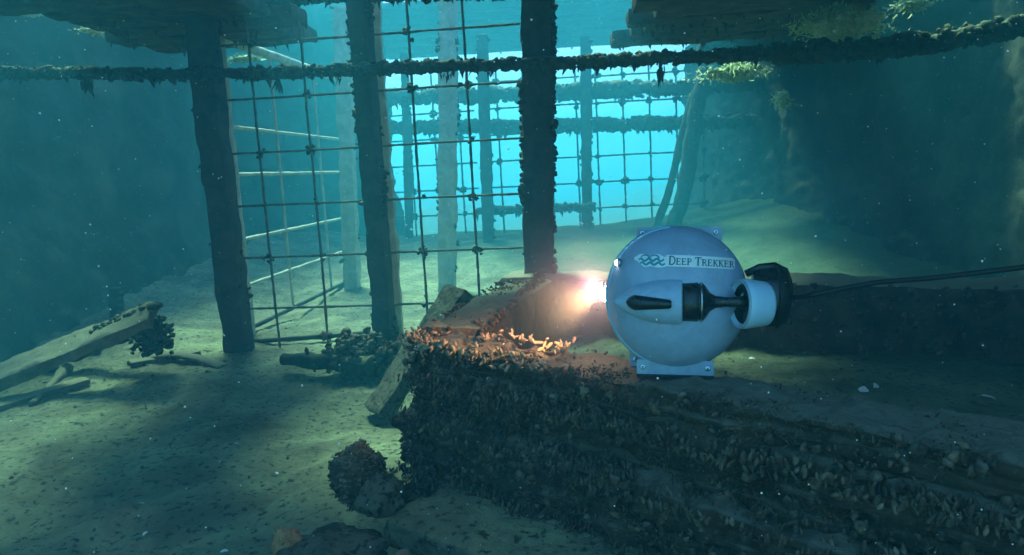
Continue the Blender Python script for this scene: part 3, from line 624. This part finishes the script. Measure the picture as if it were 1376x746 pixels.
# foot of the crib: mussel-covered lump, silted sill timbers, orange sponge
lump('mussel_lump', 'knobbly mussel-covered lump at the left foot of the timber stack', PY(485, 640, 1.82), np.array([.065, .07, .085]), 1300, M_crib, 'lump', 3, (.004, .010))
lump('silted_stone', 'smooth silt-coated stone between the mussel lump and the timber stack', PY(512, 668, 1.72), np.array([.055, .06, .05]), 0, M_silldk, 'stone', 6)
lump('silted_stone', 'broad pale silt mound at the bottom edge, left of the lowest beam', PY(450, 745, 1.6), np.array([.12, .10, .045]), 0, M_silldk, 'stone', 9)
lump('orange_sponge', 'orange-brown sponge at the bottom edge of the silt', PY(387, 733, 1.62), np.array([.034, .034, .035]), 60, M_rust, 'sponge', 12, (.004, .009), M_rust)
k0, k1 = PY(560, 690, 1.74), PY(830, 790, 1.36)
m_ = MB(); addbox(m_, k0, k1, .22, .07, 140, 24, 8, .011, 14, 101, .2, ridges=20); o = obj('sill_beam', m_, M_silt); tag(o, 'silted low beam sloping along the bottom of the timber stack', 'beam')
k0, k1 = PY(520, 795, 1.5), PY(740, 850, 1.25)
m_ = MB(); addbox(m_, k0, k1, .14, .16, 60, 8, 8, .03, 14, 103, .2); o = obj('sill_beam', m_, M_mussel)
tag(o, 'dark encrusted lowest beam at the bottom edge of the picture', 'beam')
n = 500; g = MB(); P = k0 + np.outer(rng.uniform(0, 1, n), k1 - k0) + rng.normal(0, 1, (n, 3)) * [.03, .03, .03]; scatter(g, TS, P, rng.uniform(.006, .014, n), randrot(n)); obj('mussels', g, M_mussel, o, kind='stuff')

# grit, chips and twigs strewn over the silt
n = 1000; X_ = rng.uniform(-3.2, 2.8, n); Y_ = 1.5 + 4 * rng.uniform(0, 1, n) ** 1.4; zz_ = ground_z(X_, Y_); P = np.stack([X_, Y_, zz_ + .001], 1)
kp = fbm(P * 3, 3, 50) + rng.uniform(-.3, .3, n) > -.05; P = P[kp]; n = len(P); g = MB()
scatter(g, TB, P, rng.uniform(.0025, .008, n), randrot(n), rng.uniform(.5, 1.5, (n, 3)), .4)
n = 160; i = rng.integers(0, len(P), n); scatter(g, TS, P[i] + DZ * .003, rng.uniform(.01, .035, n), randrot(n), np.stack([np.ones(n), np.full(n, .12), np.full(n, .12)], 1))
tag(obj('seabed_litter', g, M_silldk, kind='stuff'), 'dark grit and twigs strewn over the lake bed', 'litter')
g = MB(); n = 90; i = rng.integers(0, len(P), n); scatter(g, TS, P[i] + DZ * .002, rng.uniform(.002, .005, n), randrot(n)); tag(obj('shell_grit', g, M_shell, kind='stuff'), 'tiny white shell chips strewn over the lake bed', 'shell grit')
# loose shells on the silt
def shell_frag(label, px, py, size, z=None, seed=0):
    p = PZ(px, py, .0); 
    for _ in range(4): p = PZ(px, py, float(ground_z(p[0], p[1])[0]) + size * .3)
    n1, n2 = 9, 5; V = []; 
    for i in range(n1):
        for j in range(n2):
            a = -1 + 2 * i / (n1 - 1); r = (j + .3) / (n2 - .7); V.append((r * math.sin(a * 1.1), r * math.cos(a * 1.1) - .5, .45 * (1 - r * r) + .05 * math.sin(a * 18) * r))
    V = np.array(V); V2 = V - [0, 0, .08]; R = np.array(Matrix.Rotation(seed * 1.7, 3, 'Z') @ Matrix.Rotation(.4 * math.sin(seed), 3, 'X'))
    i = np.arange(n1 - 1)[:, None] * n2 + np.arange(n2 - 1)[None]; q = np.stack([i, i + n2, i + n2 + 1, i + 1], -1).reshape(-1, 4)
    m_ = MB().add((V * size) @ R.T + p, q).add((V2 * size) @ R.T + p, q[:, ::-1].copy()); o = obj('shell', m_, M_shell); tag(o, label, 'shell', 'bleached shells on the silt')
for i, (x, y, s, lab) in enumerate([(189, 677, .011, 'white shell on the left silt, upper of the two near the bottom left'),
    (195, 717, .011, 'white shell on the left silt, lower of the two near the bottom left'),
    (301, 741, .010, 'white shell at the bottom edge, left of the orange sponge'), (372, 636, .009, 'lone white shell on dark silt left of the mussel lump'),
    (18, 690, .006, 'tiny pale shell at the left edge low down'), (1160, 524, .017, 'larger pale shell in front of the rear timber, left of a close pair'),
    (1177, 519, .016, 'larger pale shell in front of the rear timber, right of a close pair'), (1325, 534, .024, 'flat bluish shell fragment at the far right on the silt'),
    (1216, 561, .011, 'small white shell just behind the encrusted top edge at the right'), (1010, 482, .012, 'pale shell right beside the vehicle under the rear timber'),
    (1135, 533, .008, 'tiny shell speck left of the close shell pair'), (318, 596, .008, 'pale chip on the silt at centre left')]):
    shell_frag(lab, x, y, s * 1.35, seed=i)

# ------------------------------------------------------------------ the underwater vehicle
HC = PY(908, 399, 1.57); kk = np.linalg.norm(HC - CAM) / FPX * .985        # metres per photo pixel there
fwd = nrm(HC - CAM); rx = nrm(np.cross(fwd, U_)); ux = np.cross(rx, fwd)   # x right, y away, z up: the vehicle is seen side on
hull_mat = plain('blue_grey_hull_paint', (.39, .50, .65), .30, bump=.08, bs=90, spec=.5, var=.22)
hull_low = hull_mat
blk = plain('black_plastic', (.012, .013, .016), .28, spec=.6); blkm = plain('matte_black_rubber', (.010, .010, .012), .6)
steelm = plain('brushed_steel', (.55, .57, .6), .25, metal=1); nozm = plain('pale_blue_nozzle', (.48, .70, .86), .3); podm = plain('pod_paint', (.42, .56, .72), .30, var=.2)
platem = plain('mount_plate', (.36, .46, .55), .4, var=.3)
white = plain('decal_white', (.95, 1.0, .98), .6); ink = plain('decal_ink', (.03, .12, .16), .5); wave = plain('decal_teal', (.05, .35, .42), .5)
rov = empty('underwater_vehicle', HC, 'round blue-grey underwater vehicle with lit lamps and black rear thruster', 'underwater robot')
def LW(P): P = np.atleast_2d(P) * kk; return HC + P[:, :1] * rx + P[:, 1:2] * fwd + P[:, 2:] * ux
def lobj(name, V, Q, T, m, parent=rov, smooth=True):
    mb = MB().add(LW(V), np.asarray(Q)) if len(Q) else MB().add(LW(V), np.asarray(T))
    if len(Q) and T is not None and len(T): mb.f[3].append(np.asarray(T))
    return obj(name, mb, m, parent, smooth=smooth)
def lathe(prof, c, axis='x', seg=48, sy=1.0, sz=1.0, caps=False):
    prof = np.asarray(prof, float); th = np.arange(seg) * 2 * math.pi / seg; n = len(prof)
    X_ = np.repeat(prof[:, 0], seg).reshape(n, seg); R__ = prof[:, 1][:, None]
    if axis == 'x': V = np.stack([X_, R__ * np.cos(th) * sy, R__ * np.sin(th) * sz], -1)
    elif axis == 'y': V = np.stack([R__ * np.cos(th) * sz, X_, R__ * np.sin(th) * sy], -1)
    else: V = np.stack([R__ * np.cos(th) * sy, R__ * np.sin(th) * sz, X_], -1)
    V = V.reshape(-1, 3) + c; i = np.arange(n - 1)[:, None] * seg; j = np.arange(seg)[None]; j2 = (j + 1) % seg
    return V, np.stack([i + j, i + j2, i + seg + j2, i + seg + j], -1).reshape(-1, 4)
HR = np.array([92.0, 78.0, 95.0])
t = np.linspace(0, math.pi, 70); V, Q = lathe(np.stack([-np.cos(t) * HR[2], np.maximum(np.sin(t), .002) * 1.0], 1), [0, 0, 0], 'z', 96, HR[0], HR[1])
hull = lobj('hull', V, Q, None, hull_mat)
# seam ring round the hull, between the two half shells, and the clear camera window band at the left
def hull_y(x, z, off=0): 
    r = 1 - (x / (HR[0] + off)) ** 2 - (z / (HR[2] + off)) ** 2; return -(HR[1] + off) * np.sqrt(np.maximum(r, 0))
def strip_on_hull(name, path, wd, off, m, th=1.4, parent=rov):
    # ribbon laid over the hull along a list of unit directions
    D = np.array([nrm(d) for d in path]); P = D / np.sqrt(((D / (HR + off)) ** 2).sum(1))[:, None]
    T = np.gradient(P, axis=0); T /= np.linalg.norm(T, axis=1)[:, None]; N = P / HR ** 2; N /= np.linalg.norm(N, axis=1)[:, None]; B = np.cross(T, N)
    n = len(P); V = np.stack([P + B * wd / 2 - N * th, P + B * wd / 2 + N * th * .2, P + N * th, P - B * wd / 2 + N * th * .2, P - B * wd / 2 - N * th], 1).reshape(-1, 3)
    i = np.arange(n - 1)[:, None] * 5; j = np.arange(4)[None]; return lobj(name, V, np.stack([i + j, i + j + 1, i + 5 + j + 1, i + 5 + j], -1).reshape(-1, 4), None, m, parent)
aa = np.radians(np.linspace(95, 262, 70))
strip_on_hull('window_band', [(math.cos(a) * .97, -.18, math.sin(a)) for a in aa], 15, .6, plain('clear_acrylic', (.25, .55, .70), .08, spec=.9))
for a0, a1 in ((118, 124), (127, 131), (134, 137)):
    strip_on_hull('window_glint', [(math.cos(a) * .97, -.24, math.sin(a)) for a in np.radians(np.linspace(a0, a1, 8))], 5, 1.6, steelm)  # highlights on the window laid on as bright steel strips
# side pod: half-streamlined fairing with the motor at its rear
PY0 = -66.0; PZ0 = -6.0
t = np.linspace(0, 1, 26); prof = [(-78 + 84 * s, 29 * math.sin(min(1, s * 1.15) * math.pi / 2) ** .75 + .01) for s in t]
V, Q = lathe(prof + [(7.5, 28), (8, 26), (8, 1)], [0, PY0, PZ0], 'x', 56, 1.0, 1.0); lobj('side_pod', V, Q, None, podm)
V, Q = lathe([(7, 1), (7, 23), (8, 25), (26, 25), (27, 23.6), (29, 23.6), (29.5, 25), (32, 24.6), (36, 20), (41, 12), (48, 7.5), (60, 6), (72, 6.5), (80, 8), (86, 4), (87, .5)], [0, PY0, PZ0], 'x', 40)
motor = lobj('motor', V, Q, None, blk)
V, Q = lathe([(29.6, 20), (29.8, 25.6), (32, 25.4), (32.2, 20)], [0, PY0, PZ0], 'x', 40); lobj('motor_ring', V, Q, None, steelm, motor)
# propeller inside the nozzle
NX0, NX1, NR = 77.0, 106.0, 29.5; NC = np.array([0, PY0 + 2, PZ0 - 2])
pm = MB()
for k in range(3):
    a = k * 2.094 + .4; R2 = np.array([[1, 0, 0], [0, math.cos(a), -math.sin(a)], [0, math.sin(a), math.cos(a)]]); V = []
    for r in np.linspace(5, 24, 7):
        for s_ in (-1, 1):
            for e_ in (-.6, .6): V.append((84 + s_ * 4 + e_, s_ * (4 + r * .22) * (1 - (r / 30) ** 3), r))
    V = np.array(V) @ R2.T + [0, PY0, PZ0]; f = []
    for i in range(6):
        b = i * 4
        f += [(b, b + 4, b + 6, b + 2), (b + 1, b + 3, b + 7, b + 5), (b, b + 1, b + 5, b + 4), (b + 2, b + 6, b + 7, b + 3)]
    pm.add(LW(V), np.array(f))
obj('propeller', pm, blk, rov)
V, Q = lathe([(NX0 + 3, NR - 5), (NX0, NR - 3), (NX0 - 3, NR - .6), (NX0 - 2, NR + .8), (NX0 + 6, NR + 1), (NX1, NR - 2), (NX1 + 3, NR - 3), (NX1 + 3, NR - 7), (NX0 + 3, NR - 5)], NC, 'x', 64)
# yaw the nozzle a little so its mouth shows as an ellipse
def yawp(V, c, deg): a = math.radians(deg); R2 = np.array([[math.cos(a), -math.sin(a), 0], [math.sin(a), math.cos(a), 0], [0, 0, 1]]); return (V - c) @ R2.T + c
V = yawp(V, np.array([90, PY0, PZ0]), 22); noz = lobj('nozzle', V, Q, None, nozm)
V, Q = lathe([(NX0 + 2, NR - 5.4), (NX1 + 1, NR - 7.4), (NX1 + 1, 12)], NC, 'x', 48); V = yawp(V, np.array([90, PY0, PZ0]), 22); lobj('nozzle_lining', V, Q, None, blkm, noz)
V, Q = lathe([(NX0 - 3.6, NR - 2.2), (NX0 - 4, NR - 1), (NX0 - 3.2, NR + .6), (NX0 - 1.4, NR + .9)], NC, 'x', 64); V = yawp(V, np.array([90, PY0, PZ0]), 22)
lobj('nozzle_rim', V, Q, None, platem, noz)
# strut tying nozzle to hull
mb = MB(); addbox(mb, LW([80, -24, 4])[0], LW([102, -34, 4])[0], 40 * kk, 9 * kk, 8, 6, 3, rnd=.3, up=ux); obj('nozzle_mount', mb, nozm, rov)
# black rear end cap and far-side thruster
V, Q = lathe([(96, 1), (97, 34), (100, 39), (108, 41), (126, 40), (136, 36), (141, 27), (143, 18), (143, .5)], [0, -6, 2], 'x', 48, 1.0, 1.0); cap = lobj('rear_housing', V, Q, None, blk)
for z in (-14, 0, 14):
    V, Q = lathe([(124, 38.4), (125, 41.6), (128, 41.6), (129, 38.4)], [z * 0, -6, 2], 'x', 48) if z == 0 else (None, None)
    if V is not None: lobj('rear_ring', V, Q, None, blkm, cap)
mb = MB(); addtube(mb, LW([[88, -20, 30], [104, -26, 38], [122, -20, 40], [136, -10, 34], [141, -6, 20], [142, -6, 4]]), 5 * kk, 10); obj('rear_handle', mb, blk, rov)
# black fin stripe on the pod
xs = np.linspace(-60, -5, 26); V = []
for x in xs:
    s = (x + 60) / 55; hh = (10.5 - 5.2 * s) * min(1, (s * 5) ** .5 + .04) * (1 if s < .97 else .75)
    pr = 29 * math.sin(min(1, (x + 78) / 84 * 1.15) * math.pi / 2) ** .75
    for q_ in np.linspace(-1, 1, 9):
        z = hh * q_; V.append((x, PY0 - math.sqrt(max(pr * pr - (z - 1) ** 2, 1)) - 2.5 - 5.5 * (1 - q_ * q_) * (1 - .35 * s), PZ0 + z - 1 - 2 * s))
i = np.arange(25)[:, None] * 9; j = np.arange(8)[None]; Q = np.stack([i + j, i + 9 + j, i + 10 + j, i + 1 + j], -1).reshape(-1, 4)
V = np.array(V); V2 = V + [0, 9, 0]; n = len(V); Qs = np.concatenate([Q, (Q + n)[:, ::-1]]); ed = [np.array([[k * 9, k * 9 + n, (k + 1) * 9 + n, (k + 1) * 9]]) for k in range(25)] + [np.array([[k * 9 + 8, (k + 1) * 9 + 8, (k + 1) * 9 + 8 + n, k * 9 + 8 + n]]) for k in range(25)]
ed += [np.array([[k, k + 1, k + 1 + n, k + n]]) for k in range(8)] + [np.array([[225 + k, 225 + k + n, 226 + k + n, 226 + k]]) for k in range(8)]
lobj('side_fin', np.concatenate([V, V2]), np.concatenate([Qs] + ed), None, blk)
# mount plates with bolts
def plate(x0, x1, z0, z1, y, th, tilt=0):
    mb = MB(); addbox(mb, LW([x0, y, (z0 + z1) / 2 + tilt])[0], LW([x1, y, (z0 + z1) / 2 - tilt])[0], (z1 - z0) * kk, th * kk, 12, 4, 3, rnd=.12, up=fwd); o = obj('mount_plate', mb, platem, rov)
    for x in (x0 + 8, x1 - 8):
        z = (z0 + z1) / 2 + (2 if z0 > 0 else 0); V, Q = lathe([(0, 3.6), (-1.6, 3.6), (-2, 3), (-2, .2)], [x, y - th / 2 - .2, z], 'y', 16); b_ = lobj('bolt', V, Q, None, steelm, o)
        V, Q = lathe([(-2.3, 1.3), (-2.2, .1)], [x, y - th / 2 - .2, z], 'y', 6); lobj('bolt_socket', V, Q, None, blkm, o)
plate(-52, 60, 74, 94, 8, 6, .5); plate(-50, 48, -101, -82, -22, 6); plate(-62, 20, -96, -76, 24, 6)
mb = MB(); addbox(mb, LW([-50, -20, -103])[0], LW([48, -20, -103])[0], 4 * kk, 10 * kk, 10, 2, 2, rnd=.2, up=fwd); obj('skid_pad', mb, blkm, rov)

# decal on the upper hull: white cut-out plaque, waves and lettering, all laid on the curved hull
ang = math.radians(-2.2); DX, DZc = 12.0, 43.5
def on_hull(P2, off):
    P2 = np.asarray(P2, float); x = P2[:, 0] * math.cos(ang) - P2[:, 1] * math.sin(ang) + DX; z = P2[:, 0] * math.sin(ang) + P2[:, 1] * math.cos(ang) + DZc
    return np.stack([x, hull_y(x, z, off), z], 1)
def ribbon(mb, pts, wds, off):
    P = np.asarray(pts, float); n = len(P); T = np.gradient(P, axis=0); T /= np.linalg.norm(T, axis=1)[:, None] + 1e-9; N = np.stack([-T[:, 1], T[:, 0]], 1); wds = np.broadcast_to(wds, (n,))[:, None]
    V = np.stack([P + N * wds / 2, P - N * wds / 2], 1).reshape(-1, 2); i = np.arange(n - 1) * 2
    mb.add(LW(on_hull(V, off)), np.stack([i, i + 1, i + 3, i + 2], -1))
pl = MB(); xs = np.linspace(-64, 61, 90); top = []; bot = []
for x in xs:
    if x < -24:
        top.append(5 + 4.0 * abs(math.sin((x + 64) * .165)) * min(1, (x + 66) / 8)); bot.append(-7 - 1.4 * abs(math.sin((x + 60) * .17)) + 9 * max(0, (-50 - x) / 14) ** 1)
    else: top.append(8.2); bot.append(-6.6)
    if x > 58.5: top[-1] -= 1.6; bot[-1] += 1.4
V = []
for x, a_, b_ in zip(xs, bot, top): V += [(x, a_ + (b_ - a_) * q_) for q_ in (0, .33, .66, 1)]
i = np.arange(89)[:, None] * 4; j = np.arange(3)[None]; pl.add(LW(on_hull(V, .5)), np.stack([i + j, i + 4 + j, i + 5 + j, i + 1 + j], -1).reshape(-1, 4))
plq = obj('decal_plaque', pl, white, rov)
wm = MB()
for k, (zb, x0, x1) in enumerate([(1.2, -58, -26), (-3.6, -56, -25)]):
    xx = np.linspace(x0, x1, 40); ribbon(wm, np.stack([xx, zb + 1.5 * np.sin((xx - x0) * .62)], 1), 2.0 + 1.0 * np.sin(np.linspace(0, math.pi, 40)), .9)
for cx, sz_ in ((-50, 4.4), (-38, 4.4)):
    tt = np.linspace(-.4, 3.9, 22); ribbon(wm, np.stack([cx + sz_ * np.cos(tt) * 1.15, 4.0 + sz_ * np.sin(tt) * .75], 1), np.linspace(2.6, .8, 22), .9)
obj('wave_emblem', wm, wave, plq)
# lettering: serifed capitals built from strokes (unit: cap height 1)
def arc(cx, cy, rx_, ry, a0, a1, n=12): tt = np.radians(np.linspace(a0, a1, n)); return [(cx + rx_ * math.cos(t_), cy + ry * math.sin(t_)) for t_ in tt]
LT = {'D': ([([(.15, 0), (.15, 1)], .16), ([(.15, 1)] + arc(.35, .5, .42, .5, 90, -90) + [(.15, 0)], .13)], .85, [(.15, 0), (.15, 1)]),
      'E': ([([(.15, 0), (.15, 1)], .16), ([(.15, .95), (.62, .95)], .09), ([(.15, .52), (.5, .52)], .08), ([(.15, .05), (.66, .05)], .09), ([(.62, 1), (.62, .8)], .07), ([(.5, .62), (.5, .42)], .07), ([(.66, 0), (.68, .22)], .07)], .76, [(.15, 0), (.15, 1)]),
      'P': ([([(.15, 0), (.15, 1)], .16), ([(.15, .96)] + arc(.35, .73, .27, .235, 90, -90) + [(.15, .49)], .11)], .70, [(.15, 0), (.15, 1)]),
      'T': ([([(.38, 0), (.38, 1)], .16), ([(.02, .95), (.74, .95)], .09), ([(.03, 1), (.01, .76)], .07), ([(.73, 1), (.75, .76)], .07)], .78, [(.38, 0)]),
      'R': ([([(.15, 0), (.15, 1)], .16), ([(.15, .96)] + arc(.34, .74, .26, .22, 90, -90) + [(.15, .51)], .11), ([(.38, .5), (.72, .02), (.82, .02)], .13)], .80, [(.15, 0), (.15, 1)]),
      'K': ([([(.15, 0), (.15, 1)], .16), ([(.62, .97), (.22, .5)], .08), ([(.3, .6), (.68, .02), (.8, .02)], .14)], .80, [(.15, 0), (.15, 1), (.62, 1)])}
cur = -20.5
for wi, wd_ in enumerate(('DEEP', 'TREKKER')):
    for ci, ch in enumerate(wd_):
        h_ = 10.6 if ci == 0 else 8.4; strokes, adv, ser = LT[ch]; lm = MB()
        for pts, wdt in strokes:
            P = np.array(pts) * [h_ * .92, h_] + [cur, -4.2]
            if len(P) == 2: P = line(P[0], P[1], 4)
            ribbon(lm, P, wdt * h_, 1.1)
        for sx, sz_ in ser: ribbon(lm, line(np.array([cur + (sx - .17) * h_ * .92, -4.2 + abs(sz_ * h_ - .3)]), np.array([cur + (sx + .17) * h_ * .92, -4.2 + abs(sz_ * h_ - .3)]), 3), .6, 1.15)
        obj('letter', lm, ink, plq); cur += adv * h_ * .92 + .75
    cur += 3.4
# lamps
def led(x, y, z, r, em, power, col, aim, spot=1.5):
    V, Q = lathe([(0, r + 2), (-3, r + 2), (-4, r), (-4, .2)], [0, 0, 0], 'x', 24); V = V * [1, 1, 1] + [x, y, z]
    hs = lobj('lamp_housing', V, Q, None, steelm)
    V, Q = lathe([(-4.1 - r * math.sin(a_), r * math.cos(a_) + .05) for a_ in np.linspace(0, math.pi / 2, 8)], [x, y, z], 'x', 24); lobj('lamp_lens', V, Q, None, em, hs)
    l = bpy.data.lights.new('lamp_light', 'SPOT'); l.energy = power; l.color = col; l.spot_size = spot; l.spot_blend = .8; l.shadow_soft_size = .006
    o = bpy.data.objects.new('lamp_light', l); C.objects.link(o); p = LW([x - 8 - r, y - 1, z])[0]; o.location = p
    o.rotation_euler = Vector((p - aim).tolist()).to_track_quat('Z', 'Y').to_euler(); return o
em = plain('lamp_glow', (1, .8, .7), .3, emit=(1, .70, .55), es=60); em2 = plain('lamp_glow_dim', (1, 1, 1), .3, emit=(.9, .95, 1), es=3)
aim1 = A0 + dA * .09 + nA * .03
led(-91, 34, 1, 8, em, 5.5, (1, .60, .24), aim1 + nA * .08, 1.3)
led(-99, 58, 13, 6.5, em, 3.2, (1, .40, .46), r0 + dB * 1.0 + DZ * .1, 2.2)
led(-70, -38, 44, 4, em2, .15, (.9, 1, 1), A0, 1.2)
mb = MB(); addbox(mb, LW([-60, 55, 6])[0], LW([-96, 56, 8])[0], 22 * kk, 10 * kk, 6, 3, 3, rnd=.3, up=ux); obj('lamp_bracket', mb, blk, rov)

# tether
pts = [LW([142, -6, 0])[0]] + [PY(x, y, d) for x, y, d in [(1085, 398, 1.56), (1130, 388, 1.54), (1180, 379, 1.5), (1250, 374, 1.45), (1320, 366, 1.4), (1376, 359, 1.36), (1480, 340, 1.28)]]
pts = np.array(pts); tt = np.linspace(0, len(pts) - 1, 90); P = np.stack([np.interp(tt, np.arange(len(pts)), pts[:, k]) for k in range(3)], 1)
for _ in range(12): P[1:-1] = (P[:-2] + P[1:-1] * 2 + P[2:]) / 4
mb = MB(); addtube(mb, P, .0054, 10); o = obj('tether_cable', mb, blkm); tag(o, 'thin black tether cable running from the vehicle to the right edge', 'cable')

# ------------------------------------------------------------------ specks drifting in the water
n = 1900; g = MB(); d = rng.uniform(.5, 4.0, n); px = rng.uniform(-20, 1396, n); py = rng.uniform(-20, 766, n)
P = np.array([PY(a, b, c) for a, b, c in zip(px, py, d)]); P = P[(P[:, 2] > .12)]
OT = (np.array([(1, 0, 0), (-1, 0, 0), (0, 1, 0), (0, -1, 0), (0, 0, 1), (0, 0, -1)], float), np.array([(0, 2, 4), (2, 1, 4), (1, 3, 4), (3, 0, 4), (2, 0, 5), (1, 2, 5), (3, 1, 5), (0, 3, 5)]))
scatter(g, OT, P, rng.uniform(.0004, .0012, len(P)))
o = obj('floating_specks', g, M_shell, kind='stuff'); tag(o, 'fine pale specks drifting all through the water', 'particles')

# silt haze added round the lamps to give them a glowing halo
pc = LW([-112, 58, -8])[0]; pm_ = bpy.data.materials.new('halo_silt'); pm_.use_nodes = True; t = pm_.node_tree; t.nodes.clear()
pv = t.nodes.new('ShaderNodeVolumePrincipled'); ou = t.nodes.new('ShaderNodeOutputMaterial'); t.links.new(pv.outputs[0], ou.inputs['Volume'])
tc = t.nodes.new('ShaderNodeTexCoord'); ln = t.nodes.new('ShaderNodeVectorMath'); ln.operation = 'LENGTH'; t.links.new(tc.outputs['Object'], ln.inputs[0])
mr = t.nodes.new('ShaderNodeMapRange'); mr.inputs[1].default_value = .34; mr.inputs[2].default_value = .0; mr.inputs[3].default_value = 0; mr.inputs[4].default_value = 1; t.links.new(ln.outputs['Value'], mr.inputs[0])
pw_ = t.nodes.new('ShaderNodeMath'); pw_.operation = 'POWER'; pw_.inputs[1].default_value = 2.2; t.links.new(mr.outputs[0], pw_.inputs[0])
nz_ = noise(t, 14, 3, .6, tc.outputs['Object']); mm_ = t.nodes.new('ShaderNodeMath'); mm_.operation = 'MULTIPLY'; t.links.new(pw_.outputs[0], mm_.inputs[0]); t.links.new(nz_.outputs[0], mm_.inputs[1])
m3 = t.nodes.new('ShaderNodeMath'); m3.operation = 'MULTIPLY'; m3.inputs[1].default_value = 2.2; t.links.new(mm_.outputs[0], m3.inputs[0]); t.links.new(m3.outputs[0], pv.inputs['Density'])
pv.inputs['Color'].default_value = (.95, .85, .85, 1)
u, v = np.meshgrid(np.linspace(0, 2 * math.pi, 25)[:-1], np.linspace(.01, math.pi - .01, 14), indexing='ij')
d = np.stack([np.cos(u) * np.sin(v), np.sin(u) * np.sin(v), np.cos(v)], -1).reshape(-1, 3); i = np.arange(24)[:, None] * 14; j = np.arange(13)[None]; i2 = ((np.arange(24) + 1) % 24)[:, None] * 14
mb = MB().add(pc + d * .34, np.stack([i + j, i + j + 1, i2 + j + 1, i2 + j], -1).reshape(-1, 4)); mb.f[3].append(np.array([(k * 14, ((k + 1) % 24) * 14, 0) for k in range(1, 23)])); mb.f[3].append(np.array([(k * 14 + 13, 13, ((k + 1) % 24) * 14 + 13) for k in range(1, 23)]))
o = obj('halo_silt', mb, pm_, org=pc, kind='stuff'); tag(o, 'thin haze of silt added for the pink glow in front of the vehicle lamps', 'silt')

# ------------------------------------------------------------------ the water itself, as a haze volume
hm = bpy.data.materials.new('lake_water_haze'); hm.use_nodes = True; t = hm.node_tree; t.nodes.clear()
pv = t.nodes.new('ShaderNodeVolumePrincipled'); ou = t.nodes.new('ShaderNodeOutputMaterial'); t.links.new(pv.outputs[0], ou.inputs['Volume'])
pv.inputs['Color'].default_value = (.08, .62, .88, 1); pv.inputs['Density'].default_value = .063; pv.inputs['Anisotropy'].default_value = .4
V = np.array([(x, y, z) for x in (-46, 46) for y in (-26, 61) for z in (-1.4, 4.6)], float)
mb = MB().add(V, np.array([(0, 1, 3, 2), (4, 6, 7, 5), (0, 4, 5, 1), (2, 3, 7, 6), (0, 2, 6, 4), (1, 5, 7, 3)]))
o = obj('haze', mb, hm, org=np.zeros(3), smooth=False, kind='stuff'); tag(o, 'blue-green lake water haze filling the whole scene', 'water')
